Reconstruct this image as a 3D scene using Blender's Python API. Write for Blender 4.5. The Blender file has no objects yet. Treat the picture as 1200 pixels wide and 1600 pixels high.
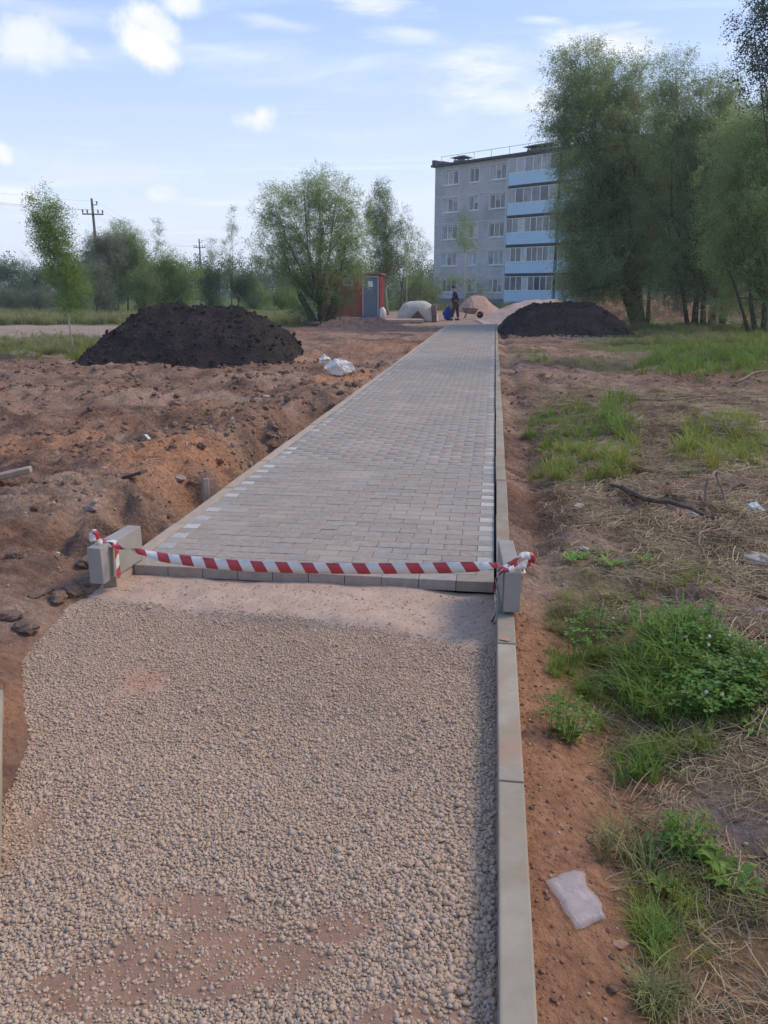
import bpy, bmesh, math, random
import numpy as np
from mathutils import Vector, Matrix, Euler
R = math.radians
rng = np.random.default_rng(7)
random.seed(7)
SC = bpy.context.scene
C = SC.collection

# ------------------------------------------------------------------ camera, sky, sun, exposure
FPX = 1220.0                      # focal length in photograph pixels (1200 x 1600)
PITCH = R(15.92); YAW = R(7.8); EYE = 1.5
cam_d = bpy.data.cameras.new('camera'); cam = bpy.data.objects.new('camera', cam_d); C.objects.link(cam)
cam_d.sensor_fit = 'VERTICAL'; cam_d.sensor_height = 32.0; cam_d.lens = 32.0*FPX/1600.0
cam_d.clip_start = 0.05; cam_d.clip_end = 6000
cam.location = (0, 0, EYE); cam.rotation_euler = (R(90)-PITCH, 0, YAW)
SC.camera = cam

SUN_ELEV = R(44); SUN_AZ = R(62)   # azimuth measured clockwise from +Y (ahead and to the right)
wd = bpy.data.worlds.new('World'); SC.world = wd; wd.use_nodes = True
SKY_STRENGTH = 0.09

sun_l = bpy.data.lights.new('sun', 'SUN'); sun_l.energy = 1.5; sun_l.angle = R(18); sun_l.color = (1.0, 0.84, 0.66)
sun = bpy.data.objects.new('sun', sun_l); C.objects.link(sun)
sd = Vector((math.sin(SUN_AZ)*math.cos(SUN_ELEV), math.cos(SUN_AZ)*math.cos(SUN_ELEV), math.sin(SUN_ELEV)))
sun.rotation_euler = sd.to_track_quat('Z', 'Y').to_euler(); sun.location = (10, 20, 30)
SC.view_settings.view_transform = 'Standard'; SC.view_settings.look = 'None'
SC.view_settings.exposure = 0.66; SC.view_settings.gamma = 1.0
SC.view_settings.use_curve_mapping = False
SC.render.engine = 'CYCLES'
SC.cycles.max_bounces = 6; SC.cycles.transparent_max_bounces = 8; SC.cycles.diffuse_bounces = 3
SC.cycles.use_denoising = True

FW = np.array([-math.sin(YAW), math.cos(YAW), 0.0]); RT = np.array([math.cos(YAW), math.sin(YAW), 0.0])
def ray(px, py):
    """direction through a photograph pixel, scaled to one metre of level forward distance"""
    a = math.atan((800.0-py)/FPX) - PITCH
    zc = math.cos(PITCH) + math.sin(PITCH)*(-math.tan(a))      # depth along the optical axis per forward metre
    lat = (px-600.0)/FPX*zc
    return FW + RT*lat + np.array([0, 0, math.tan(a)])
def P(px, py, D): return np.array([0, 0, EYE]) + ray(px, py)*D          # point at forward distance D
def G(px, py, z=0.0):
    r = ray(px, py); return np.array([0, 0, EYE]) + r*((z-EYE)/r[2])     # point on a level plane
def PX(v):
    v = np.asarray(v, float) - np.array([0, 0, EYE])
    f = v@FW; l = v@RT; u = v[..., 2] if v.ndim > 1 else v[2]
    zc = f*math.cos(PITCH) - u*math.sin(PITCH); up = f*math.sin(PITCH) + u*math.cos(PITCH)
    return 600+FPX*l/zc, 800-FPX*up/zc

# ---- world shader
nt = wd.node_tree; N = nt.nodes; L = nt.links
for n in list(N): N.remove(n)
def nd(T, **k):
    n = N.new(T)
    for a, b in k.items(): setattr(n, a, b)
    return n
def mth(op, a, b=None, c=None, clamp=False):
    n = nd('ShaderNodeMath', operation=op); n.use_clamp = clamp
    for i, v in enumerate((a, b, c)):
        if v is None: continue
        if isinstance(v, (int, float)): n.inputs[i].default_value = v
        else: L.new(v, n.inputs[i])
    return n.outputs[0]
def vdot(a, v):
    n = nd('ShaderNodeVectorMath', operation='DOT_PRODUCT'); L.new(a, n.inputs[0]); n.inputs[1].default_value = tuple(v); return n.outputs['Value']
def mixc(f, a, b):
    n = nd('ShaderNodeMix', data_type='RGBA')
    if isinstance(f, float): n.inputs[0].default_value = f
    else: L.new(f, n.inputs[0])
    for i, v in ((6, a), (7, b)):
        if isinstance(v, tuple): n.inputs[i].default_value = (*v, 1)
        else: L.new(v, n.inputs[i])
    return n.outputs[2]
sky = nd('ShaderNodeTexSky', sky_type='NISHITA'); sky.sun_disc = False
sky.sun_elevation = SUN_ELEV; sky.sun_rotation = SUN_AZ
sky.air_density = 1.0; sky.dust_density = 2.0; sky.ozone_density = 1.0
tc = nd('ShaderNodeTexCoord'); d3 = tc.outputs['Generated']
sep = nd('ShaderNodeSeparateXYZ'); L.new(d3, sep.inputs[0]); elev = sep.outputs[2]
S = 1.0/SKY_STRENGTH
def hc(r, g, b): return (r*S, g*S, b*S)
# thin veil of high haze: whiter toward the horizon
veil_f = mth('SUBTRACT', 1.0, mth('MULTIPLY', mth('MAXIMUM', elev, 0.0), 1.7), clamp=True)
veil_f = mth('ADD', mth('MULTIPLY', mth('POWER', veil_f, 2.0), 0.42), 0.55, clamp=True)
veil = mixc(mth('MULTIPLY', mth('MAXIMUM', elev, 0.0), 2.5, clamp=True), hc(0.66, 0.71, 0.78), hc(0.235, 0.40, 0.80))
base = mixc(veil_f, sky.outputs[0], veil)
# cirrus: noise stretched level, in a plane high above
zz = mth('MAXIMUM', elev, 0.06)
cx = mth('DIVIDE', sep.outputs[0], zz); cy = mth('DIVIDE', sep.outputs[1], zz)
cmb = nd('ShaderNodeCombineXYZ'); L.new(cx, cmb.inputs[0]); L.new(cy, cmb.inputs[1])
mp = nd('ShaderNodeMapping'); L.new(cmb.outputs[0], mp.inputs[0]); mp.inputs['Scale'].default_value = (0.30, 0.75, 1); mp.inputs['Rotation'].default_value = (0, 0, 0.35)
cn = nd('ShaderNodeTexNoise'); L.new(mp.outputs[0], cn.inputs[0]); cn.inputs['Scale'].default_value = 1.3; cn.inputs['Detail'].default_value = 7; cn.inputs['Roughness'].default_value = 0.6; cn.inputs['Distortion'].default_value = 0.5
cir = nd('ShaderNodeMapRange', interpolation_type='SMOOTHSTEP'); L.new(cn.outputs[0], cir.inputs[0]); cir.inputs[1].default_value = 0.50; cir.inputs[2].default_value = 0.85
base = mixc(mth('MULTIPLY', cir.outputs[0], 0.55), base, hc(0.74, 0.78, 0.84))
# cumulus puffs and streaks, each with its own bearing and size
dn = nd('ShaderNodeTexNoise'); L.new(d3, dn.inputs[0]); dn.inputs['Scale'].default_value = 14; dn.inputs['Detail'].default_value = 8; dn.inputs['Roughness'].default_value = 0.6
mp2 = nd('ShaderNodeMapping'); L.new(d3, mp2.inputs[0]); mp2.inputs['Scale'].default_value = (9, 9, 38)
mp2.inputs['Rotation'].default_value = (0, 0.12, 0)
dn2 = nd('ShaderNodeTexNoise'); L.new(mp2.outputs[0], dn2.inputs[0]); dn2.inputs['Scale'].default_value = 1.0; dn2.inputs['Detail'].default_value = 8; dn2.inputs['Roughness'].default_value = 0.65
def cloud(px, py, rx, ry, soft, noise, amt, tilt=0.0):
    r = ray(px, py); c = r/np.linalg.norm(r)
    a = np.cross(c, [0, 0, 1.0]); a /= np.linalg.norm(a); b = np.cross(a, c)
    a2 = a*math.cos(tilt)+b*math.sin(tilt); b2 = b*math.cos(tilt)-a*math.sin(tilt)
    ang = math.hypot(1220, math.hypot(px-600, py-800))
    u = mth('MULTIPLY', vdot(d3, a2), ang/rx); v = mth('MULTIPLY', vdot(d3, b2), ang/ry)
    rr = mth('SQRT', mth('ADD', mth('MULTIPLY', u, u), mth('MULTIPLY', v, v)))
    nz = (dn if noise > 0 else dn2).outputs[0]
    t = mth('ADD', mth('SUBTRACT', 1.0, rr), mth('MULTIPLY', mth('SUBTRACT', nz, 0.5), abs(noise)))
    front = mth('GREATER_THAN', vdot(d3, c), 0.5)
    m = nd('ShaderNodeMapRange', interpolation_type='SMOOTHSTEP'); L.new(t, m.inputs[0]); m.inputs[1].default_value = -0.1; m.inputs[2].default_value = soft
    return mth('MULTIPLY', mth('MULTIPLY', m.outputs[0], front), amt)
acc = None
for args in [(228, 66, 66, 34, .62, 2.0, .95, -.35), (250, 42, 56, 30, .62, 2.0, .85, -.3), (292, 10, 46, 30, .6, 2.0, .95), (82, 74, 92, 40, 1.0, 3.4, .62), (120, 80, 30, 18, .5, 3.0, .5), (392, 186, 46, 20, .8, 3.0, .85), (410, 180, 27, 22, .7, 3.0, .9),
             (2, 238, 22, 20, .7, 2.6, .85), (256, 300, 36, 15, .7, 2.8, .45), (20, 306, 60, 14, .7, 2.8, .55), (90, 20, 150, 30, 1.3, -2.6, .4),
             (585, 6, 110, 26, 1.1, -2.8, .85, -.1), (765, 125, 150, 72, 1.4, -3.2, .85, -.1), (650, 58, 95, 18, 1.1, -2.6, .7, -.15), (935, 68, 130, 28, 1.1, -3.0, .85, -.06),
             (845, 31, 50, 9, 1.1, -2.2, .6, -.1), (430, 34, 80, 12, 1.2, -2.4, .5, -.1), (560, 215, 220, 26, 1.6, -3.0, .3), (600, 310, 420, 40, 1.8, -3.0, .45), (150, 270, 260, 30, 1.6, -3.0, .35),
             # beyond the frame the same kind of sky
             (-500, 100, 160, 60, 1.0, 2.6, .7), (1700, 60, 190, 60, 1.2, -3.0, .7), (-900, 260, 200, 40, 1.0, -2.6, .6), (1500, 250, 160, 40, 1.0, 2.4, .6)]:
    c = cloud(*args)
    acc = c if acc is None else mth('MAXIMUM', acc, c)
shade = nd('ShaderNodeMapRange'); L.new(dn.outputs[0], shade.inputs[0]); shade.inputs[1].default_value = .35; shade.inputs[2].default_value = .65
ccol = mixc(shade.outputs[0], hc(0.60, 0.63, 0.69), hc(0.74, 0.73, 0.71))
base = mixc(acc, base, ccol)
bg = nd('ShaderNodeBackground'); L.new(base, bg.inputs[0]); bg.inputs[1].default_value = SKY_STRENGTH
wo = nd('ShaderNodeOutputWorld'); L.new(bg.outputs[0], wo.inputs[0])

# ------------------------------------------------------------------ helpers
def tag(o, label=None, cat=None, group=None, kind=None):
    if label: o['label'] = label
    if cat: o['category'] = cat
    if group: o['group'] = group
    if kind: o['kind'] = kind
    return o
def link(name, me, mat=None, parent=None, loc=None):
    o = bpy.data.objects.new(name, me); C.objects.link(o)
    if mat is not None and hasattr(me, 'materials') and not me.materials:
        for m in (mat if isinstance(mat, (list, tuple)) else [mat]): me.materials.append(m)
    if parent is not None: o.parent = parent
    if loc is not None: o.location = loc
    return o
def empty(name, loc, label=None, cat=None, group=None, rz=0.0, kind=None):
    o = bpy.data.objects.new(name, None); C.objects.link(o); o.location = tuple(loc); o.rotation_euler = (0, 0, rz)
    o.empty_display_size = 0.2
    return tag(o, label, cat, group, kind)
def mesh_np(name, V, F, smooth=False):
    """V (n,3); F (m,k) array or list of arrays with equal k each"""
    me = bpy.data.meshes.new(name)
    Fs = F if isinstance(F, list) else [F]
    V = np.asarray(V, np.float32)
    me.vertices.add(len(V)); me.vertices.foreach_set('co', V.ravel())
    loops = np.concatenate([f.ravel() for f in Fs]).astype(np.int32)
    tot = np.concatenate([np.full(len(f), f.shape[1], np.int32) for f in Fs])
    st = np.concatenate([[0], np.cumsum(tot)[:-1]]).astype(np.int32)
    me.loops.add(len(loops)); me.loops.foreach_set('vertex_index', loops)
    me.polygons.add(len(tot)); me.polygons.foreach_set('loop_start', st); me.polygons.foreach_set('loop_total', tot)
    if smooth: me.polygons.foreach_set('use_smooth', np.ones(len(tot), bool))
    me.update(calc_edges=True)
    return me
def set_col(me, col, name='Col'):
    a = me.color_attributes.new(name, 'FLOAT_COLOR', 'POINT')
    c = np.ones((len(col), 4), np.float32); c[:, :3] = col
    a.data.foreach_set('color', c.ravel())
class MB:
    """collects boxes, tubes and faces, then becomes one mesh"""
    def __init__(s): s.v = []; s.f = []; s.sm = []
    def add(s, vs, fs, smooth=False):
        b = len(s.v); s.v += [tuple(v) for v in vs]; s.f += [tuple(i+b for i in f) for f in fs]; s.sm += [smooth]*len(fs); return s
    def box(s, a, b, M=None):
        x0, y0, z0 = a; x1, y1, z1 = b
        vs = [(x0,y0,z0),(x1,y0,z0),(x1,y1,z0),(x0,y1,z0),(x0,y0,z1),(x1,y0,z1),(x1,y1,z1),(x0,y1,z1)]
        if M is not None: vs = [M@Vector(v) for v in vs]
        return s.add(vs, [(0,3,2,1),(4,5,6,7),(0,1,5,4),(1,2,6,5),(2,3,7,6),(3,0,4,7)])
    def tube(s, pts, rad, k=6, cap=True, smooth=True):
        pts = [Vector(tuple(p)) for p in pts]; n = len(pts)
        rad = [rad]*n if isinstance(rad, (int, float)) else list(rad)
        vs = []; ref = None
        for i, p in enumerate(pts):
            t = (pts[min(i+1, n-1)]-pts[max(i-1, 0)]).normalized()
            if ref is None: ref = Vector((1, 0, 0)) if abs(t.x) < .8 else Vector((0, 1, 0))
            a = (ref - t*ref.dot(t)).normalized(); b = t.cross(a); ref = a
            for j in range(k):
                an = 2*math.pi*j/k; vs.append(p + (a*math.cos(an)+b*math.sin(an))*rad[i])
        fs = [(i*k+j, i*k+(j+1) % k, (i+1)*k+(j+1) % k, (i+1)*k+j) for i in range(n-1) for j in range(k)]
        if cap: fs += [tuple(range(k-1, -1, -1)), tuple((n-1)*k+j for j in range(k))]
        return s.add(vs, fs, smooth)
    def mesh(s, name, bevel=0.0, seg=1):
        me = bpy.data.meshes.new(name); me.from_pydata(s.v, [], s.f)
        me.polygons.foreach_set('use_smooth', s.sm); me.update()
        if bevel:
            bm = bmesh.new(); bm.from_mesh(me)
            bmesh.ops.bevel(bm, geom=bm.edges[:], offset=bevel, segments=seg, affect='EDGES', profile=.6)
            bm.to_mesh(me); bm.free()
        return me
    def obj(s, name, mat, parent=None, loc=None, bevel=0.0, seg=1): return link(name, s.mesh(name, bevel, seg), mat, parent, loc)

# ---- numpy noise
def _h(ix, iy, s):
    n = (ix.astype(np.int64)*374761393 + iy.astype(np.int64)*668265263 + s*2147483647) & 0xffffffff
    n = ((n ^ (n >> 13))*1274126177) & 0xffffffff
    return ((n ^ (n >> 16)) & 0xffff)/65535.0
def vn(x, y, s=0):
    x = np.asarray(x, float); y = np.asarray(y, float)
    ix = np.floor(x); iy = np.floor(y); fx = x-ix; fy = y-iy
    fx = fx*fx*fx*(fx*(fx*6-15)+10); fy = fy*fy*fy*(fy*(fy*6-15)+10)
    return (_h(ix, iy, s)*(1-fx)+_h(ix+1, iy, s)*fx)*(1-fy) + (_h(ix, iy+1, s)*(1-fx)+_h(ix+1, iy+1, s)*fx)*fy
def fbm(x, y, s=0, o=4, g=.5, lac=2.03):
    t = 0; a = 1; w = 0
    for i in range(o):
        t = t + a*vn(x+17.3*i, y-9.1*i, s+i); w += a; a *= g; x = x*lac; y = y*lac
    return t/w                       # 0..1
def sst(a, b, x): t = np.clip((x-a)/(b-a), 0, 1); return t*t*(3-2*t)

# ---- material helpers
def new_mat(name):
    m = bpy.data.materials.new(name); m.use_nodes = True
    nt = m.node_tree; return m, nt, nt.nodes['Principled BSDF']
def noise_mat(name, c1, c2, scale=8, rough=.9, bump=.2, bscale=60, detail=6, attr=None, objrand=0.0, dist=.01, isl=0.0, coord='Object', spec=.3, c3=None, s3=2.0, hue=0.0):
    m, nt, b = new_mat(name); N = nt.nodes; L = nt.links
    if coord == 'World': co = N.new('ShaderNodeNewGeometry').outputs['Position']
    else: tc = N.new('ShaderNodeTexCoord'); co = tc.outputs[coord]
    n1 = N.new('ShaderNodeTexNoise'); n1.inputs['Scale'].default_value = scale; n1.inputs['Detail'].default_value = detail; n1.inputs['Roughness'].default_value = .6
    if objrand or isl:
        pass
    L.new(co, n1.inputs['Vector'])
    r = N.new('ShaderNodeMapRange'); r.inputs[1].default_value = .32; r.inputs[2].default_value = .68; L.new(n1.outputs[0], r.inputs[0])
    mx = N.new('ShaderNodeMix'); mx.data_type = 'RGBA'; L.new(r.outputs[0], mx.inputs[0])
    mx.inputs[6].default_value = (*c1, 1); mx.inputs[7].default_value = (*c2, 1)
    col = mx.outputs[2]
    if c3 is not None:
        n3 = N.new('ShaderNodeTexNoise'); n3.inputs['Scale'].default_value = s3; n3.inputs['Detail'].default_value = 5; L.new(co, n3.inputs['Vector'])
        r3 = N.new('ShaderNodeMapRange'); r3.inputs[1].default_value = .52; r3.inputs[2].default_value = .68; L.new(n3.outputs[0], r3.inputs[0])
        m3 = N.new('ShaderNodeMix'); m3.data_type = 'RGBA'; L.new(r3.outputs[0], m3.inputs[0]); L.new(col, m3.inputs[6]); m3.inputs[7].default_value = (*c3, 1); col = m3.outputs[2]
    if attr:
        at = N.new('ShaderNodeAttribute'); at.attribute_name = attr
        mm = N.new('ShaderNodeMix'); mm.data_type = 'RGBA'; mm.blend_type = 'MULTIPLY'; mm.inputs[0].default_value = 1
        L.new(col, mm.inputs[6]); L.new(at.outputs['Color'], mm.inputs[7]); col = mm.outputs[2]
    if objrand or isl:
        hs = N.new('ShaderNodeHueSaturation'); L.new(col, hs.inputs['Color'])
        if isl: ge = N.new('ShaderNodeNewGeometry'); src = ge.outputs['Random Per Island']; am = isl
        else: oi = N.new('ShaderNodeObjectInfo'); src = oi.outputs['Random']; am = objrand
        rr = N.new('ShaderNodeMapRange'); rr.inputs[3].default_value = 1-am; rr.inputs[4].default_value = 1+am; L.new(src, rr.inputs[0]); L.new(rr.outputs[0], hs.inputs['Value'])
        if hue:
            w = N.new('ShaderNodeTexWhiteNoise'); w.noise_dimensions = '1D'; L.new(src, w.inputs['W'])
            r2 = N.new('ShaderNodeMapRange'); r2.inputs[3].default_value = .5-hue; r2.inputs[4].default_value = .5+hue; L.new(w.outputs['Value'], r2.inputs[0]); L.new(r2.outputs[0], hs.inputs['Hue'])
            r4 = N.new('ShaderNodeMapRange'); r4.inputs[3].default_value = .86; r4.inputs[4].default_value = 1.1; L.new(w.outputs['Value'], r4.inputs[0]); L.new(r4.outputs[0], hs.inputs['Saturation'])
        col = hs.outputs[0]
    L.new(col, b.inputs['Base Color']); b.inputs['Roughness'].default_value = rough; b.inputs['Specular IOR Level'].default_value = spec
    if bump:
        n2 = N.new('ShaderNodeTexNoise'); n2.inputs['Scale'].default_value = bscale; n2.inputs['Detail'].default_value = 8; n2.inputs['Roughness'].default_value = .65; L.new(co, n2.inputs['Vector'])
        bp = N.new('ShaderNodeBump'); bp.inputs['Strength'].default_value = bump; bp.inputs['Distance'].default_value = dist; L.new(n2.outputs[0], bp.inputs['Height']); L.new(bp.outputs[0], b.inputs['Normal'])
    return m
def plain(name, c, rough=.6, metal=0.0, spec=.4):
    m, nt, b = new_mat(name); b.inputs['Base Color'].default_value = (*c, 1); b.inputs['Roughness'].default_value = rough; b.inputs['Metallic'].default_value = metal; b.inputs['Specular IOR Level'].default_value = spec
    return m
def leaf_mat(name, c, var=.35, hue=.025, trans=.4, attr=False):
    m, nt, b = new_mat(name); N = nt.nodes; L = nt.links
    rgb = N.new('ShaderNodeRGB'); rgb.outputs[0].default_value = (*c, 1)
    ad = N.new('ShaderNodeMath'); ad.operation = 'ADD'
    if attr:
        at = N.new('ShaderNodeAttribute'); at.attribute_name = 'tint'; sx = N.new('ShaderNodeSeparateXYZ'); L.new(at.outputs['Vector'], sx.inputs[0])
        o_r, o_g = sx.outputs[0], sx.outputs[1]
    else:
        oi = N.new('ShaderNodeObjectInfo'); ge = N.new('ShaderNodeNewGeometry'); o_r, o_g = oi.outputs['Random'], ge.outputs['Random Per Island']
    L.new(o_r, ad.inputs[0]); L.new(o_g, ad.inputs[1])
    if attr: var = var*1.5
    hv = N.new('ShaderNodeMapRange'); hv.inputs[2].default_value = 2.0; hv.inputs[3].default_value = 1-var; hv.inputs[4].default_value = 1+var; L.new(ad.outputs[0], hv.inputs[0])
    hh = N.new('ShaderNodeMapRange'); hh.inputs[3].default_value = .5-hue; hh.inputs[4].default_value = .5+hue; L.new(o_r, hh.inputs[0])
    hs = N.new('ShaderNodeHueSaturation'); L.new(rgb.outputs[0], hs.inputs['Color']); L.new(hv.outputs[0], hs.inputs['Value']); L.new(hh.outputs[0], hs.inputs['Hue'])
    L.new(hs.outputs[0], b.inputs['Base Color']); b.inputs['Roughness'].default_value = .6; b.inputs['Specular IOR Level'].default_value = .25
    tr = N.new('ShaderNodeBsdfTranslucent'); g2 = N.new('ShaderNodeHueSaturation'); g2.inputs['Value'].default_value = 1.25; g2.inputs['Hue'].default_value = .485; L.new(hs.outputs[0], g2.inputs['Color']); L.new(g2.outputs[0], tr.inputs[0])
    ms = N.new('ShaderNodeMixShader'); ms.inputs[0].default_value = trans; L.new(b.outputs[0], ms.inputs[1]); L.new(tr.outputs[0], ms.inputs[2])
    L.new(ms.outputs[0], N['Material Output'].inputs[0])
    return m

# ---- geometry-nodes scatter for uncountable stuff and foliage
def scatter(name, pts, rots, scl, sources, mat, parent=None, origin=(0, 0, 0)):
    pts = np.asarray(pts, np.float32) - np.asarray(origin, np.float32)
    me = bpy.data.meshes.new(name); me.vertices.add(len(pts)); me.vertices.foreach_set('co', pts.ravel())
    a = me.attributes.new('rot', 'FLOAT_VECTOR', 'POINT'); a.data.foreach_set('vector', np.asarray(rots, np.float32).ravel())
    scl = np.asarray(scl, np.float32)
    if scl.ndim == 1: scl = np.stack([scl]*3, 1)
    a = me.attributes.new('scl', 'FLOAT_VECTOR', 'POINT'); a.data.foreach_set('vector', scl.ravel())
    a = me.attributes.new('vid', 'INT', 'POINT'); a.data.foreach_set('value', rng.integers(0, len(sources), len(pts)).astype(np.int32))
    o = link(name, me, mat, parent)
    if parent is None: o.location = origin
    ng = bpy.data.node_groups.new(name+'_nodes', 'GeometryNodeTree')
    ng.interface.new_socket('Geometry', in_out='INPUT', socket_type='NodeSocketGeometry'); ng.interface.new_socket('Geometry', in_out='OUTPUT', socket_type='NodeSocketGeometry')
    N = ng.nodes; L = ng.links; i = N.new('NodeGroupInput'); u = N.new('NodeGroupOutput'); jo = N.new('GeometryNodeJoinGeometry')
    for s in reversed(sources):
        oi = N.new('GeometryNodeObjectInfo'); oi.inputs['Object'].default_value = s; oi.inputs['As Instance'].default_value = False
        gi = N.new('GeometryNodeGeometryToInstance'); L.new(oi.outputs['Geometry'], gi.inputs[0]); L.new(gi.outputs[0], jo.inputs[0])
    ip = N.new('GeometryNodeInstanceOnPoints'); ip.inputs['Pick Instance'].default_value = True
    def at(nm, ty):
        n = N.new('GeometryNodeInputNamedAttribute'); n.data_type = ty; n.inputs['Name'].default_value = nm; return n.outputs['Attribute']
    L.new(i.outputs[0], ip.inputs['Points']); L.new(jo.outputs[0], ip.inputs['Instance']); L.new(at('vid', 'INT'), ip.inputs['Instance Index'])
    er = N.new('FunctionNodeEulerToRotation'); L.new(at('rot', 'FLOAT_VECTOR'), er.inputs[0]); L.new(er.outputs[0], ip.inputs['Rotation'])
    L.new(at('scl', 'FLOAT_VECTOR'), ip.inputs['Scale'])
    sm = N.new('GeometryNodeSetMaterial'); sm.inputs['Material'].default_value = mat; L.new(ip.outputs[0], sm.inputs[0]); L.new(sm.outputs[0], u.inputs[0])
    md = o.modifiers.new('scatter', 'NODES'); md.node_group = ng
    return o
def src(me, mat=None):                # a source shape that is never in the scene itself
    if mat: me.materials.append(mat)
    return bpy.data.objects.new('source_'+me.name, me)

# ------------------------------------------------------------------ terrain
KX0, KX1 = 0.065, 0.145               # right kerb, inner and outer face
LX0, LX1 = -2.055, -1.975             # left kerb
PY0, PY1 = 3.94, 36.6                 # paved part along +Y
BED = [(0.0, -0.85), (1.2, -1.12), (1.68, -1.29), (1.955, -1.44), (2.355, -1.62), (2.67, -1.84), (2.91, -1.99), (3.25, -2.05), (3.98, -2.03)]
def bed_left(y): return np.interp(y, [b[0] for b in BED], [b[1] for b in BED])
def bedz(x, y):
    z = -0.083 + 0.030*(fbm(x*1.6, y*1.6, 3, 3)-.5)*2 + .010*(fbm(x*9, y*9, 5, 3)-.5)
    z = z + 0.022*sst(3.25, 3.75, y) + .018*(fbm(x*6, y*9, 8, 3)-.5)*sst(3.2, 3.5, y)
    return z
ORANGE = np.array([.50, .25, .135]); SOIL = np.array([.265, .148, .098]); SOIL2 = np.array([.34, .215, .148]); DARK = np.array([.10, .062, .048])
SAND = np.array([.42, .31, .245]); PINK = np.array([.44, .30, .23]); GRASSC = np.array([.13, .17, .045]); DRYG = np.array([.33, .26, .13]); GREY = np.array([.21, .165, .14])
def spot(x, y, px, py, rx, ry, z=0.0, k=1.0):
    """soft elliptical area round a place given by where the photograph shows it, laid out in ground metres"""
    c = G(px, py, z); a = G(px+rx, py, z)-c; b = G(px, py-ry, z)-c
    A = np.linalg.norm(a[:2]); B = np.linalg.norm(b[:2])
    ah = a[:2]/A; bh = np.array([-ah[1], ah[0]])
    u = ((x-c[0])*ah[0]+(y-c[1])*ah[1])/A; v = ((x-c[0])*bh[0]+(y-c[1])*bh[1])/B
    return np.clip(1.25-np.hypot(u, v), 0, 1)*k
def height(x, y):
    x = np.asarray(x, float); y = np.asarray(y, float)
    f = x*FW[0]+y*FW[1]; l = x*RT[0]+y*RT[1]
    far = sst(14, 40, f)
    big = (fbm(x*.35, y*.35, 11, 3)-.5)*.34
    mid = (fbm(x*1.5, y*1.5, 21, 4)-.5)*.24
    sml = (fbm(x*7, y*7, 31, 4, .62)-.5)*.105 + (np.abs(fbm(x*17, y*17, 35, 3, .6)-.5)-.1)*.05*(x < -1)
    rdg = np.abs(fbm(x*2.6, y*2.6, 41, 4)-.5)*.30 + np.abs(fbm(x*6.1+3, y*6.1, 45, 4)-.5)*.13
    left = x < -1
    rough = np.where(left, 1.0, .62)
    z = -.06 + (big*.8 + mid*rough*1.15 + sml*rough*1.2 - rdg*rough*.75 + .045)*(1-.75*far)
    # trench along the left kerb
    tr = sst(-3.0, -2.35, x)*(x < -1)*sst(3.6, 4.6, y)*(1-sst(9.5, 11.5, y))
    z = z - .34*tr*(.2+1.3*sst(.35, .65, fbm(x*2, y*1.5, 51, 3)))
    z = z + .06*np.exp(-((x+2.95)/.5)**2)*sst(4.6, 6, y)*(1-sst(12, 17, y))*fbm(x*1.2, y*1.2, 53, 3)*1.6
    # calm slope of red sand along the right kerb
    cm = sst(1.15, .45, x)*(x > 0)*(1-sst(3.4, 4.2, y))
    z = z*(1-cm) + cm*(-.055 - .10*sst(.14, .5, x) + .012*(fbm(x*12, y*12, 61, 3)-.5))
    # right verge, rough by the kerb
    z = z - .07*np.exp(-((x-.36)/.16)**2)*sst(4.2, 5.2, y)*(.4+fbm(x*3, y*2, 63, 2))
    z = np.where(x > 0, z + .05*sst(.9, 1.6, x)*(1-sst(5, 9, y)), z)
    # left bank beside the gravel bed
    bl = bed_left(y); q = bl - x
    nb = (y < 4.0) & (x < -.5)
    prof = -.098 + .05*sst(-.05, .12, q+.10*(fbm(x*5, y*5, 71, 3)-.5)) + .10*sst(.05, .55, q) + (mid*.5+sml*.9)*sst(.0, .35, q)
    w = (1-sst(.5, 1.3, q))*(1-sst(3.9, 4.6, y))*(x < -.5)
    z = z*(1-w) + prof*w
    # far ground: gently level
    z = z*(1-sst(45, 80, f)) - .02*sst(45, 80, f)
    # lower it beneath the bed, the paving and the kerbs
    inbed = sst(-.06, .04, x-bl-.02)*(x < 1.0)*(y < 4.1)*(1-sst(.06, .12, x))
    inpav = ((y > 3.8) & (y < PY1+.02))*sst(LX0+.005, LX0+.035, x)*(1-sst(.09, .125, x))
    low = np.maximum(inbed, inpav)
    return z*(1-low) + low*(-.24)
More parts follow.
